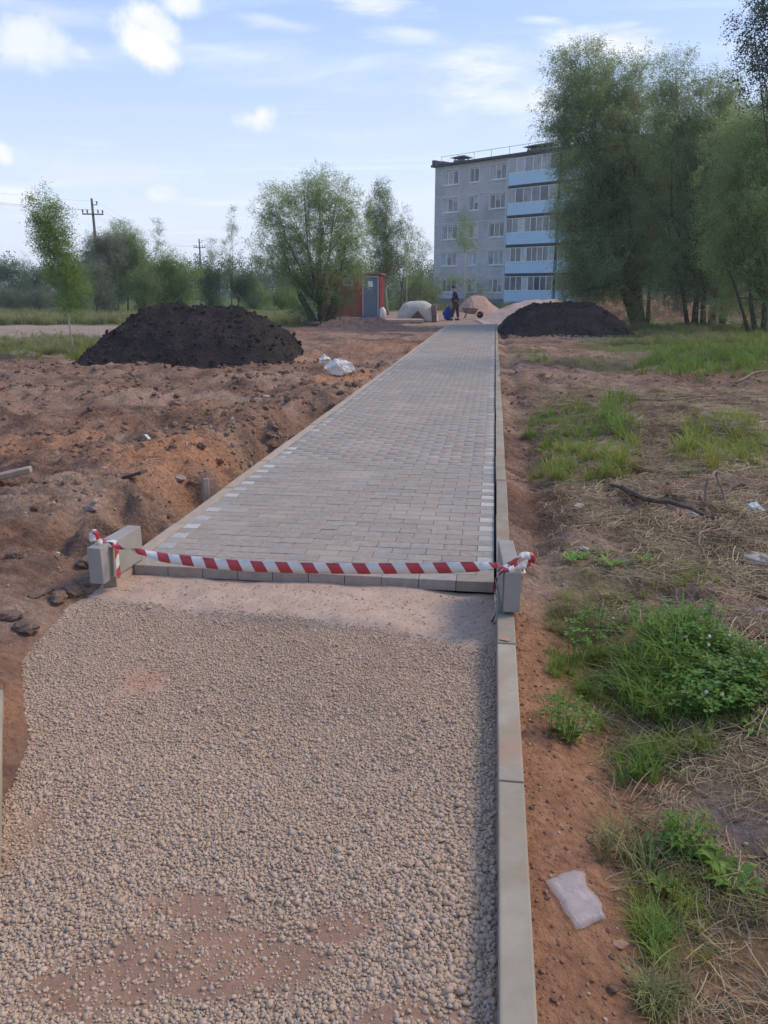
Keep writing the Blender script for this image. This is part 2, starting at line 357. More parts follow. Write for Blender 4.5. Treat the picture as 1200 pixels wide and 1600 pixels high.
def soil_col(x, y):
    f = x*FW[0]+y*FW[1]; l = x*RT[0]+y*RT[1]
    n1 = fbm(x*.8, y*.8, 101, 4); n2 = fbm(x*3.1, y*3.1, 111, 4); n3 = fbm(x*11, y*11, 121, 3)
    t = sst(.3, .7, .5*n1+.5*n2)[..., None]
    c = SOIL*(1-t)+SOIL2*t
    def mx(c, k, m): m = np.clip(m, 0, 1)[..., None]; return c*(1-m)+np.asarray(k)*m
    c = mx(c, DARK*1.3, sst(.56, .72, fbm(x*1.7, y*1.7, 131, 4))*.7)
    c = mx(c, [.42, .285, .20], sst(.50, .68, fbm(x*.55+4, y*.9, 137, 4))*.75)
    c = mx(c, DARK*1.2, sst(.60, .72, fbm(x*4.5, y*4.5, 138, 3))*.55)
    org = np.zeros_like(x)
    for a in [(270, 705, 110, 34, .0, 1.1), (400, 715, 70, 24, 0, .8), (560, 590, 90, 14, 0, .9), (620, 540, 90, 10, 0, .6), (60, 680, 110, 20, 0, .8), (160, 648, 60, 12, 0, .5), (90, 610, 140, 9, 0, .4),
              (520, 660, 50, 12, 0, .4), (330, 640, 80, 10, 0, .5), (10, 1090, 60, 110, 0, .8), (60, 1000, 90, 30, 0, .5), (480, 560, 140, 9, 0, .5)]:
        org = np.maximum(org, spot(x, y, *a))
    c = mx(c, ORANGE, org*sst(.3, .62, n2*.6+n1*.4+.08)*1.05)
    c = mx(c, ORANGE*.95, (x > 0)*(1-sst(.55, 1.15, x+.5*(n2-.5)))*(1-sst(3.3, 4.2, y))*.85)
    # right verge: litter of dead grass over soil
    dg = (x > .25)*sst(.38, .6, .6*fbm(x*1.3, y*1.3, 141, 4)+.4*n2)*(1-sst(9, 12, y))*sst(.35, .9, x)
    c = mx(c, DRYG*.8, dg*.55)
    gz = np.zeros_like(x)
    for a in GREEN: gz = np.maximum(gz, spot(x, y, a[0], a[1], a[2]*1.1, a[3]*1.1))
    c = mx(c, GRASSC*.9, gz*.5)
    c = mx(c, GREY*1.4, spot(x, y, 1160, 1235, 70, 60)*.9)
    # farther zones
    px = 600+FPX*l/np.maximum(f*math.cos(PITCH)+EYE*math.sin(PITCH), .1)
    lft = (l < -f*.14)
    e1 = f + 3.0*(fbm(x*.25, y*.25, 151, 3)-.5)
    c = mx(c, DRYG*.75, lft*sst(18.5, 21, e1)*(l < -f*.30))
    c = mx(c, GRASSC, lft*sst(18.5, 20.5, e1)*(l < -f*.34)*sst(.42, .6, fbm(x*.5, y*.5, 155, 3)))
    c = mx(c, SAND*.95, lft*sst(25.5, 26.2, e1)*(l < -f*.27))
    c = mx(c, GRASSC*1.1, (l < -f*.085)*sst(34.5, 36, e1))
    c = mx(c, SAND*.8, sst(-.12, -.09, l/np.maximum(f, 1))*sst(.29, .25, l/np.maximum(f, 1))*sst(36, 38, e1))
    c = mx(c, PINK*.85, (l > -.02*f)*sst(.26, .22, l/np.maximum(f, 1))*sst(36, 37, f))
    c = mx(c, GRASSC*.8, sst(56, 62, e1))
    c = mx(c, GRASSC*.85, sst(.21, .33, l/np.maximum(f, 1)+.10*(fbm(x*.5, y*.5, 163, 4)-.5))*sst(17, 25, e1+5*(fbm(x*.8, y*.8, 165, 4)-.5))*sst(.36, .56, fbm(x*.6, y*.6, 161, 3)+.2*sst(22, 32, f)))
    return c*(.82+.36*n3)[..., None]
GREEN = [ # px, py, rx, ry, blade height, number of tufts, kind
    (910, 655, 80, 32, .22, 170, 0), (965, 650, 28, 34, .30, 60, 0), (885, 718, 48, 28, .22, 95, 1), (975, 715, 42, 30, .22, 50, 1), (1130, 700, 68, 42, .26, 200, 1), (1190, 720, 40, 30, .2, 60, 1),
    (1040, 1030, 50, 55, .27, 120, 0), (920, 1010, 58, 36, .14, 60, 0), (1130, 1085, 60, 30, .13, 50, 0), (1035, 1135, 80, 30, .14, 75, 0), (1090, 1000, 60, 26, .13, 30, 0), (1010, 1050, 120, 75, .12, 120, 1), (940, 900, 70, 30, .08, 60, 1), (1060, 880, 60, 30, .09, 60, 1),
    (1010, 1270, 75, 40, .15, 85, 2), (1075, 1310, 50, 40, .15, 60, 0), (1170, 1360, 60, 30, .12, 60, 2), (1035, 1400, 34, 50, .13, 55, 0), (1080, 1370, 90, 60, .10, 110, 1), (1040, 1490, 38, 40, .10, 26, 2),
    (1110, 555, 110, 34, .38, 520, 0), (1180, 545, 70, 30, .42, 260, 0), (1060, 560, 70, 18, .3, 110, 0), (835, 553, 24, 12, .18, 60, 0), (920, 560, 50, 9, .14, 50, 2), (30, 545, 50, 14, .25, 170, 1), (128, 548, 20, 13, .38, 130, 1), (60, 520, 60, 6, .2, 60, 1), (900, 945, 55, 22, .1, 90, 2), (980, 930, 90, 25, .08, 50, 2)]

def axis(near0, near1, step, g, far):
    a = list(np.arange(near0, near1, step)); s = step; p = a[-1]
    while p < far: s *= g; p += s; a.append(p)
    return np.array(a)
xr = axis(0, 3.2, .03, 1.028, 60)
xs = list(xr); s = xs[-1]-xs[-2]
while xs[-1] < 2600: s *= 1.5; xs.append(xs[-1]+s)
xl = axis(0, 4.2, .03, 1.028, 60); xls = list(xl); s = xls[-1]-xls[-2]
while xls[-1] < 2600: s *= 1.5; xls.append(xls[-1]+s)
X = np.array([-v for v in reversed(xls[1:])] + xs)
ys = list(axis(.3, 7.5, .026, 1.0115, 75)); s = ys[-1]-ys[-2]
while ys[-1] < 3600: s *= 1.4; ys.append(ys[-1]+s)
yn = [.3]; s = .1
while yn[-1] > -60: s *= 1.6; yn.append(yn[-1]-s)
Y = np.array(list(reversed(yn[1:])) + ys)
def grid_mesh(name, X, Y, zf, col=None, smooth=True):
    gx, gy = np.meshgrid(X, Y); z = zf(gx, gy)
    V = np.stack([gx, gy, z], -1).reshape(-1, 3); nx = len(X); ny = len(Y)
    i = np.arange(nx-1)[None, :] + np.arange(ny-1)[:, None]*nx
    F = np.stack([i, i+1, i+1+nx, i+nx], -1).reshape(-1, 4)
    me = mesh_np(name, V, F, smooth)
    if col is not None: set_col(me, col(gx, gy).reshape(-1, 3))
    return me
m_soil = noise_mat('soil', (.72, .70, .68), (1.22, 1.24, 1.26), scale=26, rough=1, bump=1.0, bscale=34, attr='Col', dist=.05, detail=9, spec=.1)
ground = tag(link('ground', grid_mesh('ground', X, Y, height, soil_col), m_soil), kind='structure')
# gravel bed: sand base under the pebbles, open sand strip along the paving
def dirt(x, y):
    sp = np.maximum.reduce([spot(x, y, 330, 1500, 230, 60, -.08), spot(x, y, 150, 1545, 130, 45, -.08)*.9, spot(x, y, 520, 1450, 90, 32, -.08)*.9, spot(x, y, 640, 1600, 120, 45, -.08)*.8, spot(x, y, 300, 1420, 110, 30, -.08)*.7, spot(x, y, 60, 1290, 40, 40, -.08)*.5])
    return np.clip(sp*1.9*sst(.34, .56, fbm(x*9, y*9, 225, 3)+.10), 0, 1)
def bed_col(x, y):
    n1 = fbm(x*2.2, y*2.2, 201, 4); n3 = fbm(x*14, y*14, 211, 3)
    c = np.ones(x.shape+(3,))*np.array([.43, .295, .205])
    def mx(c, k, m): m = np.clip(m, 0, 1)[..., None]; return c*(1-m)+np.asarray(k)*m
    c = mx(c, np.array([.47, .335, .25]), sst(3.1, 3.5, y))
    o = np.maximum(spot(x, y, 225, 1058, 45, 20, -.08), spot(x, y, 590, 1045, 50, 20, -.08)*.7)
    c = mx(c, np.array([.40, .22, .15]), o)
    c = mx(c, np.array([.30, .18, .12]), dirt(x, y))
    return c*(.86+.28*n3)[..., None]*(.9+.2*n1)[..., None]
m_bed = noise_mat('bed_sand', (.85, .84, .83), (1.12, 1.12, 1.12), scale=60, rough=1, bump=.5, bscale=160, attr='Col', dist=.006, spec=.1)
bed = tag(link('sand_bed', grid_mesh('sand_bed', np.append(np.arange(-2.25, KX0-.008, .016), KX0+.004), np.arange(.3, PY0+.03, .016), bedz, bed_col), m_bed), kind='structure')

# ------------------------------------------------------------------ pebbles
def pebble_mesh(k, flat=.62):
    bm = bmesh.new(); bmesh.ops.create_icosphere(bm, subdivisions=2 if k < 0 else 1, radius=.5)
    r = random.Random(k)
    for v in bm.verts:
        v.co *= 1+r.uniform(-.2, .2); v.co.z *= flat; v.co.y *= r.uniform(.62, .9)
    for f in bm.faces: f.smooth = True
    me = bpy.data.meshes.new('pebble'); bm.to_mesh(me); bm.free(); return me
m_peb = noise_mat('pebble', (.40, .282, .192), (.52, .382, .27), scale=14, rough=.95, bump=0, objrand=.17, spec=.10, hue=.005)
psrc = [src(pebble_mesh(k, .40+.035*k), m_peb) for k in range(8)]
def density(x, y):
    d = np.ones_like(x)
    edge = 3.44 - .13*sst(-1.0, 0, x) + .12*(fbm(x*1.7+3, y*0+1.2, 221, 3)-.5)*2 + .14*(fbm(x*7, y*7, 223, 2)-.5)
    d *= 1-.97*sst(-.05, .1, y-edge)
    d *= 1-.75*np.clip(spot(x, y, 225, 1058, 60, 26, -.08)*1.4, 0, 1)
    d *= 1-.80*dirt(x, y)
    d *= sst(-.20, .06, x-bed_left(y)-.30*(fbm(x*2.5, y*3.5, 227, 3)-.5))
    return d
n = 270000
x = rng.uniform(-2.22, KX0-.006, n); y = rng.uniform(.85, 3.9, n)
keep = rng.random(n) < density(x, y); x = x[keep]; y = y[keep]
sz = .0088*np.exp(rng.normal(0, .36, len(x)))*(1.0-.22*sst(1.6, 3.4, y))*(1+.25*sst(-.35, 0, x))
sz = np.clip(sz, .0045, .030)
z = bedz(x, y) + sz*(rng.uniform(-.02, .34, len(x))-.14*dirt(x, y))
rot = np.stack([rng.normal(0, .35, len(x)), rng.normal(0, .35, len(x)), rng.uniform(0, 6.28, len(x))], 1)
tag(scatter('gravel', np.stack([x, y, z], 1), rot, sz, psrc, m_peb), 'pale rounded pebbles spread over the unpaved path bed', kind='stuff')

# ------------------------------------------------------------------ paving
m_pav = noise_mat('paver_grey', (.275, .232, .188), (.36, .308, .252), scale=22, rough=.95, bump=.35, bscale=230, objrand=.075, dist=.003, spec=.2, hue=.004, c3=(.37, .31, .25), s3=1.3, coord='World')
m_pav2 = noise_mat('paver_grey_far', (.275, .232, .188), (.36, .308, .252), scale=22, rough=.95, bump=.3, bscale=120, isl=.075, dist=.003, spec=.2, hue=.004, c3=(.37, .31, .25), s3=1.3, coord='World')
m_pw = noise_mat('paver_white', (.35, .33, .29), (.45, .425, .38), scale=22, rough=.9, bump=.3, bscale=230, objrand=.24, dist=.003, spec=.2)
m_pw2 = noise_mat('paver_white_far', (.32, .30, .262), (.41, .385, .345), scale=4, rough=.9, bump=.2, bscale=120, isl=.26, spec=.2)
path = empty('paved_path', (-1, PY0, 0), kind='structure')
W0 = -1.972; PIT = .2026; ROW = .1018
def paver_mesh(wx, nm, seed):
    r = random.Random(seed); mb = MB(); mb.box((-wx/2, -.0494, -.06), (wx/2, .0494, 0))
    me = mb.mesh(nm, .0026, 1)
    for v in me.vertices:
        if v.co.z > -.01: v.co.z += r.uniform(-.0006, .0006)
    return me
full = [paver_mesh(.1998, 'paving_brick', k) for k in range(4)]; half = [paver_mesh(.0975, 'paving_brick', k+9) for k in range(3)]
for m in full: m.materials.append(m_pav)
for m in half: m.materials.append(m_pw)
halfg = half[0].copy(); halfg.materials.clear(); halfg.materials.append(m_pav)
rowsN = int((PY1-PY0)/ROW); count = 0; far_v = []; far_w = []
rr = random.Random(5)
def settle(x, y): return .006*(float(fbm(np.array(x*.9), np.array(y*.55), 301, 3))-.5)*2
for r_ in range(rowsN):
    y = PY0 + .05 + r_*ROW
    items = []
    if r_ % 2 == 0: items = [(W0+.1+PIT*i, 'f') for i in range(10)]
    else: items = [(W0+.0488, 'h')] + [(W0+.1+.1013+PIT*i, 'f') for i in range(9)] + [(W0+.1+.1013+PIT*9-.0506, 'h')]
    for (xx, k) in items:
        if count < 300:
            if k == 'f': me = rr.choice(full)
            else: me = rr.choice(half) if r_ > 1 else halfg
            o = link('paving_brick', me, None, path)
            o.location = (xx+1, y-PY0, settle(xx, y)+rr.uniform(-.0016, .0016)); o.rotation_euler = (rr.uniform(-.006, .006), rr.uniform(-.004, .004), rr.uniform(-.007, .007)+(math.pi if rr.random() < .5 else 0))
            count += 1
        else: (far_w if k == 'h' else far_v).append((xx, y, settle(xx, y)+rr.uniform(-.002, .002), rr.uniform(-.006, .006)))
def far_bricks(nm, L_, wx, mat):
    A = np.array(L_); b = .0028; hx = wx/2; hy = .0494
    T = np.array([(-hx,-hy,-.03),(hx,-hy,-.03),(hx,hy,-.03),(-hx,hy,-.03),(-hx,-hy,-b),(hx,-hy,-b),(hx,hy,-b),(-hx,hy,-b),(-hx+b,-hy+b,0),(hx-b,-hy+b,0),(hx-b,hy-b,0),(-hx+b,hy-b,0)])
    F = np.array([(0,1,5,4),(1,2,6,5),(2,3,7,6),(3,0,4,7),(4,5,9,8),(5,6,10,9),(6,7,11,10),(7,4,8,11),(8,9,10,11)])
    c = np.cos(A[:, 3])[:, None]; s = np.sin(A[:, 3])[:, None]
    V = np.stack([A[:, :1]+T[:, 0]*c-T[:, 1]*s+1, A[:, 1:2]+T[:, 0]*s+T[:, 1]*c-PY0, A[:, 2:3]+T[:, 2]+0*c], -1).reshape(-1, 3)
    FF = (F[None]+np.arange(len(A))[:, None, None]*12).reshape(-1, 4)
    return tag(link(nm, mesh_np(nm, V, FF), mat, path), kind='stuff')
far_bricks('paving_brick_field', far_v, .1998, m_pav2)
far_bricks('pale_edge_bricks', far_w, .0975, m_pw2)
m_joint = noise_mat('joint_sand', (.22, .17, .125), (.30, .235, .175), scale=30, rough=1, bump=0)
jm = MB(); yy = np.linspace(.03, PY1-PY0, 200)
xg = np.linspace(W0+.004, W0+2.022, 12)
vs = [(xx+1, y_, settle(xx, y_+PY0)-.0062) for y_ in yy for xx in xg]
jm.add(vs, [(i*12+j, i*12+j+1, (i+1)*12+j+1, (i+1)*12+j) for i in range(199) for j in range(11)])
tag(jm.obj('joint_sand', m_joint, path), kind='stuff')

# kerbs
m_kerb = noise_mat('kerb_concrete', (.265, .225, .165), (.37, .315, .235), scale=5, rough=.95, bump=.4, bscale=160, objrand=.1, dist=.003, spec=.2, c3=(.33, .225, .15), s3=3.3, coord='World')
m_block = noise_mat('kerb_concrete_clean', (.27, .25, .22), (.35, .325, .285), scale=6, rough=.95, bump=.3, bscale=200, dist=.003, spec=.2, c3=(.34, .29, .235), s3=7, coord='World')
m_sandedge = noise_mat('kerb_sandy', (.36, .28, .21), (.46, .36, .27), scale=9, rough=.95, bump=.3, bscale=150, objrand=.07, dist=.003, spec=.2)
kr = empty('kerb', (KX0, 0, 0), kind='structure')
def kerb_mesh(seed, ln=.994):
    mb = MB(); r = random.Random(seed)
    n = 12
    for i in range(1): pass
    mb.box((0, 0, -.2), (.08, ln, 0)); me = mb.mesh('kerb_stone', .006, 2); return me
kms = [kerb_mesh(k) for k in range(3)]
for m in kms: m.materials.append(m_kerb)
y = 3.172-5
while y < PY1:
    o = link('kerb_stone', rr.choice(kms), None, kr); o.location = (rr.uniform(-.003, .003), y, .012+rr.uniform(-.003, .003)+(.016 if y > 3.9 else 0)); o.rotation_euler = (rr.uniform(-.002, .002), 0, rr.uniform(-.003, .003)); y += 1.0
kl = empty('kerb', (LX0, 0, 0), kind='structure')
kms2 = [m.copy() for m in kms]
for m in kms2: m.materials.clear(); m.materials.append(m_sandedge)
y = 3.74
while y < PY1:
    o = link('kerb_stone', rr.choice(kms2), None, kl); o.location = (rr.uniform(-.003, .003), y, .004+rr.uniform(-.003, .003)); o.rotation_euler = (0, 0, rr.uniform(-.003, .003)); y += 1.0
# orange paint fleck on the kerb top near the joint
c = G(790, 1000, .013)
mb = MB(); rp = random.Random(3); vs = []
for k in range(10):
    a = k/10*6.283; vs.append((c[0]-KX0+math.cos(a)*.028*rp.uniform(.6, 1.1), c[1]+math.sin(a)*.022*rp.uniform(.6, 1.1), .0185))
mb.add(vs, [tuple(range(10))]); mb.obj('paint_fleck', plain('orange_paint', (.46, .22, .13), .9), kr)

# two loose kerb stones that carry the tape
def loose(name, label, mat, cx, cy, cz, ln, rz, w=.08, h=.2, tilt=(0, 0)):
    mb = MB(); mb.box((-w/2, -ln/2, 0), (w/2, ln/2, h)); me = mb.mesh(name, .007, 2)
    o = tag(link(name, me, mat), label, 'kerb stone'); o.location = (cx, cy, cz); o.rotation_euler = (tilt[0], tilt[1], rz); return o
loose('loose_kerb_stone', 'grey concrete kerb stone standing upright on the right kerb with tape wound round it', m_block, .118, 3.72, .0295, .50, R(3.4))
loose('loose_kerb_stone', 'grey concrete kerb stone standing at the left corner of the paving under the tape end', m_block, -2.005, 3.82, .006, .42, R(-4.3))
a = G(8, 1075, -.03); b = G(0, 1420, -.03)
ang = math.atan2(b[1]-a[1], b[0]-a[0])
loose('loose_kerb_stone', 'buried grey kerb stone lying aslant in the soil at the left picture edge', m_kerb, (a[0]+b[0])/2-.075, (a[1]+b[1])/2+.02, -.19, .99, ang+R(90), tilt=(0, R(3)))

# ------------------------------------------------------------------ barrier tape
m_tape, nt_, b_ = new_mat('barrier_tape'); N_ = nt_.nodes; L_ = nt_.links
uv = N_.new('ShaderNodeUVMap'); sp_ = N_.new('ShaderNodeSeparateXYZ'); L_.new(uv.outputs[0], sp_.inputs[0])
mm = N_.new('ShaderNodeMath'); mm.operation = 'MULTIPLY_ADD'; mm.inputs[1].default_value = .22; L_.new(sp_.outputs[1], mm.inputs[0]); L_.new(sp_.outputs[0], mm.inputs[2])
fr = N_.new('ShaderNodeMath'); fr.operation = 'FRACT'; L_.new(mm.outputs[0], fr.inputs[0])
gt = N_.new('ShaderNodeMath'); gt.operation = 'GREATER_THAN'; gt.inputs[1].default_value = .5; L_.new(fr.outputs[0], gt.inputs[0])
mxx = N_.new('ShaderNodeMix'); mxx.data_type = 'RGBA'; L_.new(gt.outputs[0], mxx.inputs[0]); mxx.inputs[6].default_value = (.66, .62, .57, 1); mxx.inputs[7].default_value = (.44, .045, .05, 1)
L_.new(mxx.outputs[2], b_.inputs['Base Color']); b_.inputs['Roughness'].default_value = .38
tn = N_.new('ShaderNodeTexNoise'); tn.inputs['Scale'].default_value = 25; bpn = N_.new('ShaderNodeBump'); bpn.inputs['Strength'].default_value = .25; bpn.inputs['Distance'].default_value = .01
L_.new(tn.outputs[0], bpn.inputs['Height']); L_.new(bpn.outputs[0], b_.inputs['Normal'])
def ribbon(name, pts, ups, width, parent, period=.125, off=0.0, sub=6, wmul=None):
    P_ = [Vector(tuple(p)) for p in pts]; U_ = [Vector(u) for u in ups]; Wm = wmul or [1]*len(pts)
    def cr(p0, p1, p2, p3, t): return .5*((2*p1)+(p2-p0)*t+(2*p0-5*p1+4*p2-p3)*t*t+(3*p1-p0-3*p2+p3)*t**3)
    pp = []; uu = []; ww = []
    for i in range(len(P_)-1):
        for s in range(sub):
            t = s/sub; p0 = P_[max(i-1, 0)]; p3 = P_[min(i+2, len(P_)-1)]
            pp.append(cr(p0, P_[i], P_[i+1], p3, t)); uu.append(U_[i].lerp(U_[i+1], t)); ww.append(Wm[i]*(1-t)+Wm[i+1]*t)
    pp.append(P_[-1]); uu.append(U_[-1]); ww.append(Wm[-1])
    vs = []; us = []; d = off
    for i, p in enumerate(pp):
        if i: d += (p-pp[i-1]).length
        t = (pp[min(i+1, len(pp)-1)]-pp[max(i-1, 0)]).normalized(); u = (uu[i]-t*uu[i].dot(t)).normalized()*width/2*ww[i]
        nrm = t.cross(u).normalized()*.0035*math.sin(i*1.7)
        for k in (-1, 0, 1): vs.append(p+u*k+(nrm if k == 0 else nrm*0)); us.append((d/period, (k+1)/2))
    fs = [(i*3+k, (i+1)*3+k, (i+1)*3+k+1, i*3+k+1) for i in range(len(pp)-1) for k in (0, 1)]
    me = bpy.data.meshes.new(name); me.from_pydata([tuple(v) for v in vs], [], fs); me.update()
    ul = me.uv_layers.new(name='UVMap')
    for lp in me.loops: ul.data[lp.index].uv = us[lp.vertex_index]
    me.polygons.foreach_set('use_smooth', [True]*len(me.polygons))
    o = link(name, me, m_tape, parent); sl = o.modifiers.new('thick', 'SOLIDIFY'); sl.thickness = .0006
    return o
tape = empty('barrier_tape', (0, 0, 0), 'red and white striped barrier tape stretched between the two standing kerb stones', 'tape')
def YP(px, py, y):                    # point on the vertical plane Y=y behind a place in the photograph
    r = ray(px, py); return np.array([0, 0, EYE])+r*(y/r[1])
up = (0, 0, 1)
tp = [(160, 850, 3.70), (178, 853, 3.69), (200, 858, 3.69), (228, 864, 3.68), (255, 871, 3.67), (300, 877, 3.65), (345, 881.5, 3.63), (400, 885, 3.61), (480, 887.5, 3.59), (560, 888.5, 3.57), (640, 888, 3.55), (700, 887, 3.54), (745, 885.5, 3.53), (768, 884, 3.515), (779, 883, 3.50)]
tu = [(.1, -.8, .3), (0, .9, .5), (0, -.9, .5), (0, .8, .7), (0, .45, 1), (0, .3, 1), (0, .25, 1), (0, .1, 1), up, up, up, up, (0, .3, 1), (0, .7, .6), (0, .8, .4)]
ribbon('span', [YP(*q) for q in tp], tu, .056, tape, wmul=[.45, .4, .5, .6, .85, .95, 1, 1, 1, 1, 1, 1, .85, .6, .5], period=.134)
lx = -1.957   # inner face of left stone
zt = .208
ribbon('drop', [(lx+.004, 3.72, zt+.004), (lx+.012, 3.715, zt-.03), (lx+.012, 3.71, .12), (lx+.014, 3.705, .05), (lx+.018, 3.70, .012)], [(0, 1, 0)]*5, .044, tape, off=.03)
ribbon('wrap', [(lx+.008, 3.72, zt-.005), (lx-.01, 3.72, zt+.004), (lx-.05, 3.72, zt+.004), (lx-.10, 3.73, zt+.002), (lx-.118, 3.73, zt-.05), (lx-.115, 3.73, .08)], [(0, 1, 0)]*6, .04, tape)
ribbon('knot_tail', [YP(160, 850, 3.69), YP(152, 843, 3.66), YP(150, 832, 3.64), YP(143, 833, 3.63), YP(146, 846, 3.62)], [(0, 1, .3), (.6, .6, .3), (.2, 1, .1), (1, 0, .5), (.5, .5, .5)], .032, tape)
rx_ = .073
ribbon('drop', [(rx_+.01, 3.50, .243), (rx_-.010, 3.50, .20), (rx_-.012, 3.495, .12), (rx_-.016, 3.50, .06), (rx_-.02, 3.49, .0), (rx_-.03, 3.485, -.03)], [(0, 1, .1), (.1, 1, 0), (.1, 1, 0), (-.1, 1, 0), (.3, 1, .3), (.5, .8, .3)], .055, tape, off=.05)
ribbon('drop', [(rx_+.005, 3.475, .24), (rx_-.016, 3.47, .2), (rx_-.02, 3.468, .14), (rx_-.014, 3.465, .08)], [(.3, 1, .1)]*4, .03, tape, off=.0)
ribbon('wrap', [(rx_-.012, 3.53, .20), (rx_+.0, 3.53, .235), (rx_+.045, 3.53, .2345), (rx_+.088, 3.53, .2345), (rx_+.104, 3.53, .20), (rx_+.103, 3.53, .1)], [(0, 1, .0)]*6, .045, tape, off=.02)
ribbon('wrap', [(rx_-.012, 3.50, .215), (rx_+.02, 3.49, .245), (rx_+.06, 3.51, .240), (rx_+.096, 3.54, .243), (rx_+.11, 3.54, .2)], [(0, .6, .6), (0, .8, .4), (.2, .7, .6), (0, .8, .4), (.5, .5, .2)], .04, tape, off=.06)
ribbon('knot_tail', [YP(790, 884, 3.52), YP(803, 878, 3.50), YP(814, 868, 3.50), YP(829, 869, 3.51), YP(832, 876, 3.52), YP(822, 881, 3.5), YP(810, 886, 3.48), YP(803, 884, 3.47)], [(0, .5, 1), (.2, .5, 1), (.5, .6, .4), (.5, .5, .8), (1, .3, .1), (.2, .8, .8), (0, .2, 1), (0, 1, .5)], .034, tape, off=.03, wmul=[.6, .8, 1, 1, .9, 1, .9, .5])

# ------------------------------------------------------------------ clods, stones, litter
def rock_mesh(k, flat=.7, rough=.22, sub=2):
    bm = bmesh.new(); bmesh.ops.create_icosphere(bm, subdivisions=sub, radius=.5); r = random.Random(100+k)
    ph = [r.uniform(0, 6) for _ in range(9)]
    for v in bm.verts:
        d = v.co.normalized()
        q = 1+rough*(math.sin(d.x*4+ph[0])*math.cos(d.y*5+ph[1])+.6*math.sin(d.z*7+ph[2]+d.x*6))+r.uniform(-.07, .07)
        v.co *= q; v.co.z *= flat
    me = bpy.data.meshes.new('rock'); bm.to_mesh(me); bm.free(); return me
m_clod = noise_mat('clod', (.21, .125, .084), (.36, .225, .155), scale=10, rough=1, bump=.6, bscale=20, objrand=.25, dist=.05, spec=.1)
m_clodr = noise_mat('clod_red', (.27, .145, .09), (.37, .20, .13), scale=10, rough=1, bump=.4, bscale=20, objrand=.2, dist=.05, spec=.1)
csrc = [src(rock_mesh(k, .7, .2, 1)) for k in range(5)]
def scat_ground(n, box, dens=None):
    x = rng.uniform(box[0], box[1], n); y = box[2]+(box[3]-box[2])*rng.random(n)**1.5
    k = np.ones(n, bool)
    k &= ~((x > bed_left(np.minimum(y, 3.9))-.02) & (x < KX1+.01)) | (y > 3.9)
    k &= ~((x > LX0-.02) & (x < KX1+.01))
    if dens is not None: k &= rng.random(n) < dens(x, y)
    x = x[k]; y = y[k]; return x, y, height(x, y)
def clods(name, n, box, mat, smin, smax, label, dens=None):
    x, y, z = scat_ground(n, box, dens); s = smin*(smax/smin)**(rng.random(len(x))**3.0)
    s *= np.clip(y/5, .7, 1.8)
    rot = rng.uniform(0, 6.28, (len(x), 3)); rot[:, :2] *= .15
    return tag(scatter(name, np.stack([x, y, z+s*.12], 1), rot, s, csrc, mat), label, kind='stuff')
cl = lambda x, y: sst(.40, .62, fbm(x*1.9, y*1.9, 401, 3))*.9+.1
clods('soil_clods', 34000, (-13, -1.9, 1.2, 17), m_clod, .010, .075, 'crumbled brown soil clods over the dug ground left of the path', cl)
clods('soil_clods', 9000, (.15, 6.5, 1.2, 17), m_clod, .008, .055, 'crumbled brown soil clods on the verge right of the path', cl)
clods('red_crumbs', 3600, (.15, .75, .9, 3.7), m_clodr, .006, .03, 'small red earth crumbs along the right kerb', lambda x, y: (1-sst(.25, .75, x))*.95)
clods('red_crumbs', 3000, (-6.5, -2.1, 4, 9), m_clodr, .012, .06, 'orange earth crumbs on the left spoil', lambda x, y: np.clip(spot(x, y, 270, 705, 150, 40)+spot(x, y, 400, 715, 90, 30), 0, 1))
# pale pebbles strewn in the verge
x, y, z = scat_ground(700, (.16, 1.7, .95, 4.6)); s = .008+.016*rng.random(len(x))**2
k = rng.random(len(x)) < np.maximum(.25, spot(x, y, 920, 1540, 70, 50)*1.5); x, y, z, s = x[k], y[k], z[k], s[k]
tag(scatter('strewn_pebbles', np.stack([x, y, z+s*.15], 1), rng.uniform(0, 6, (len(x), 3))*[.1, .1, 1], s, psrc, m_peb), 'pale pebbles strewn in the verge beside the right kerb', kind='stuff')
x, y, z = scat_ground(900, (-9, -1.9, 1.2, 12)); s = .012+.03*rng.random(len(x))**3
tag(scatter('strewn_pebbles', np.stack([x, y, z+s*.15], 1), rng.uniform(0, 6, (len(x), 3))*[.1, .1, 1], s, psrc, m_peb), 'pale stones strewn in the soil left of the path', kind='stuff')

m_stone = noise_mat('stone_grey', (.15, .098, .072), (.25, .165, .12), scale=5, rough=.95, bump=.5, bscale=24, dist=.02, spec=.2)
m_stonep = noise_mat('stone_pale', (.40, .345, .28), (.52, .455, .38), scale=7, rough=.9, bump=.4, bscale=30, dist=.02, spec=.2)
m_stoner = noise_mat('stone_pink', (.33, .235, .205), (.42, .31, .27), scale=5, rough=.9, bump=.4, bscale=30, dist=.02, spec=.2)
m_brickc = noise_mat('brick_shard', (.42, .21, .15), (.50, .27, .20), scale=8, rough=.9, bump=.4, bscale=30, dist=.02)
def stone(name, label, cat, px, py, w, d, h, mat, rz=0, seed=0, lift=.25, group=None, sub=3, tilt=0):
    me = rock_mesh(seed, 1.0, .13, sub); c = G(px, py, -.02); z = float(height(c[0], c[1])); c = G(px, py, z+h*.2); z = float(height(c[0], c[1]))
    o = tag(link(name, me, mat), label, cat, group); o.location = (c[0], c[1], z+h*lift); o.scale = (w, d, h); o.rotation_euler = (tilt, tilt*.6, rz); return o
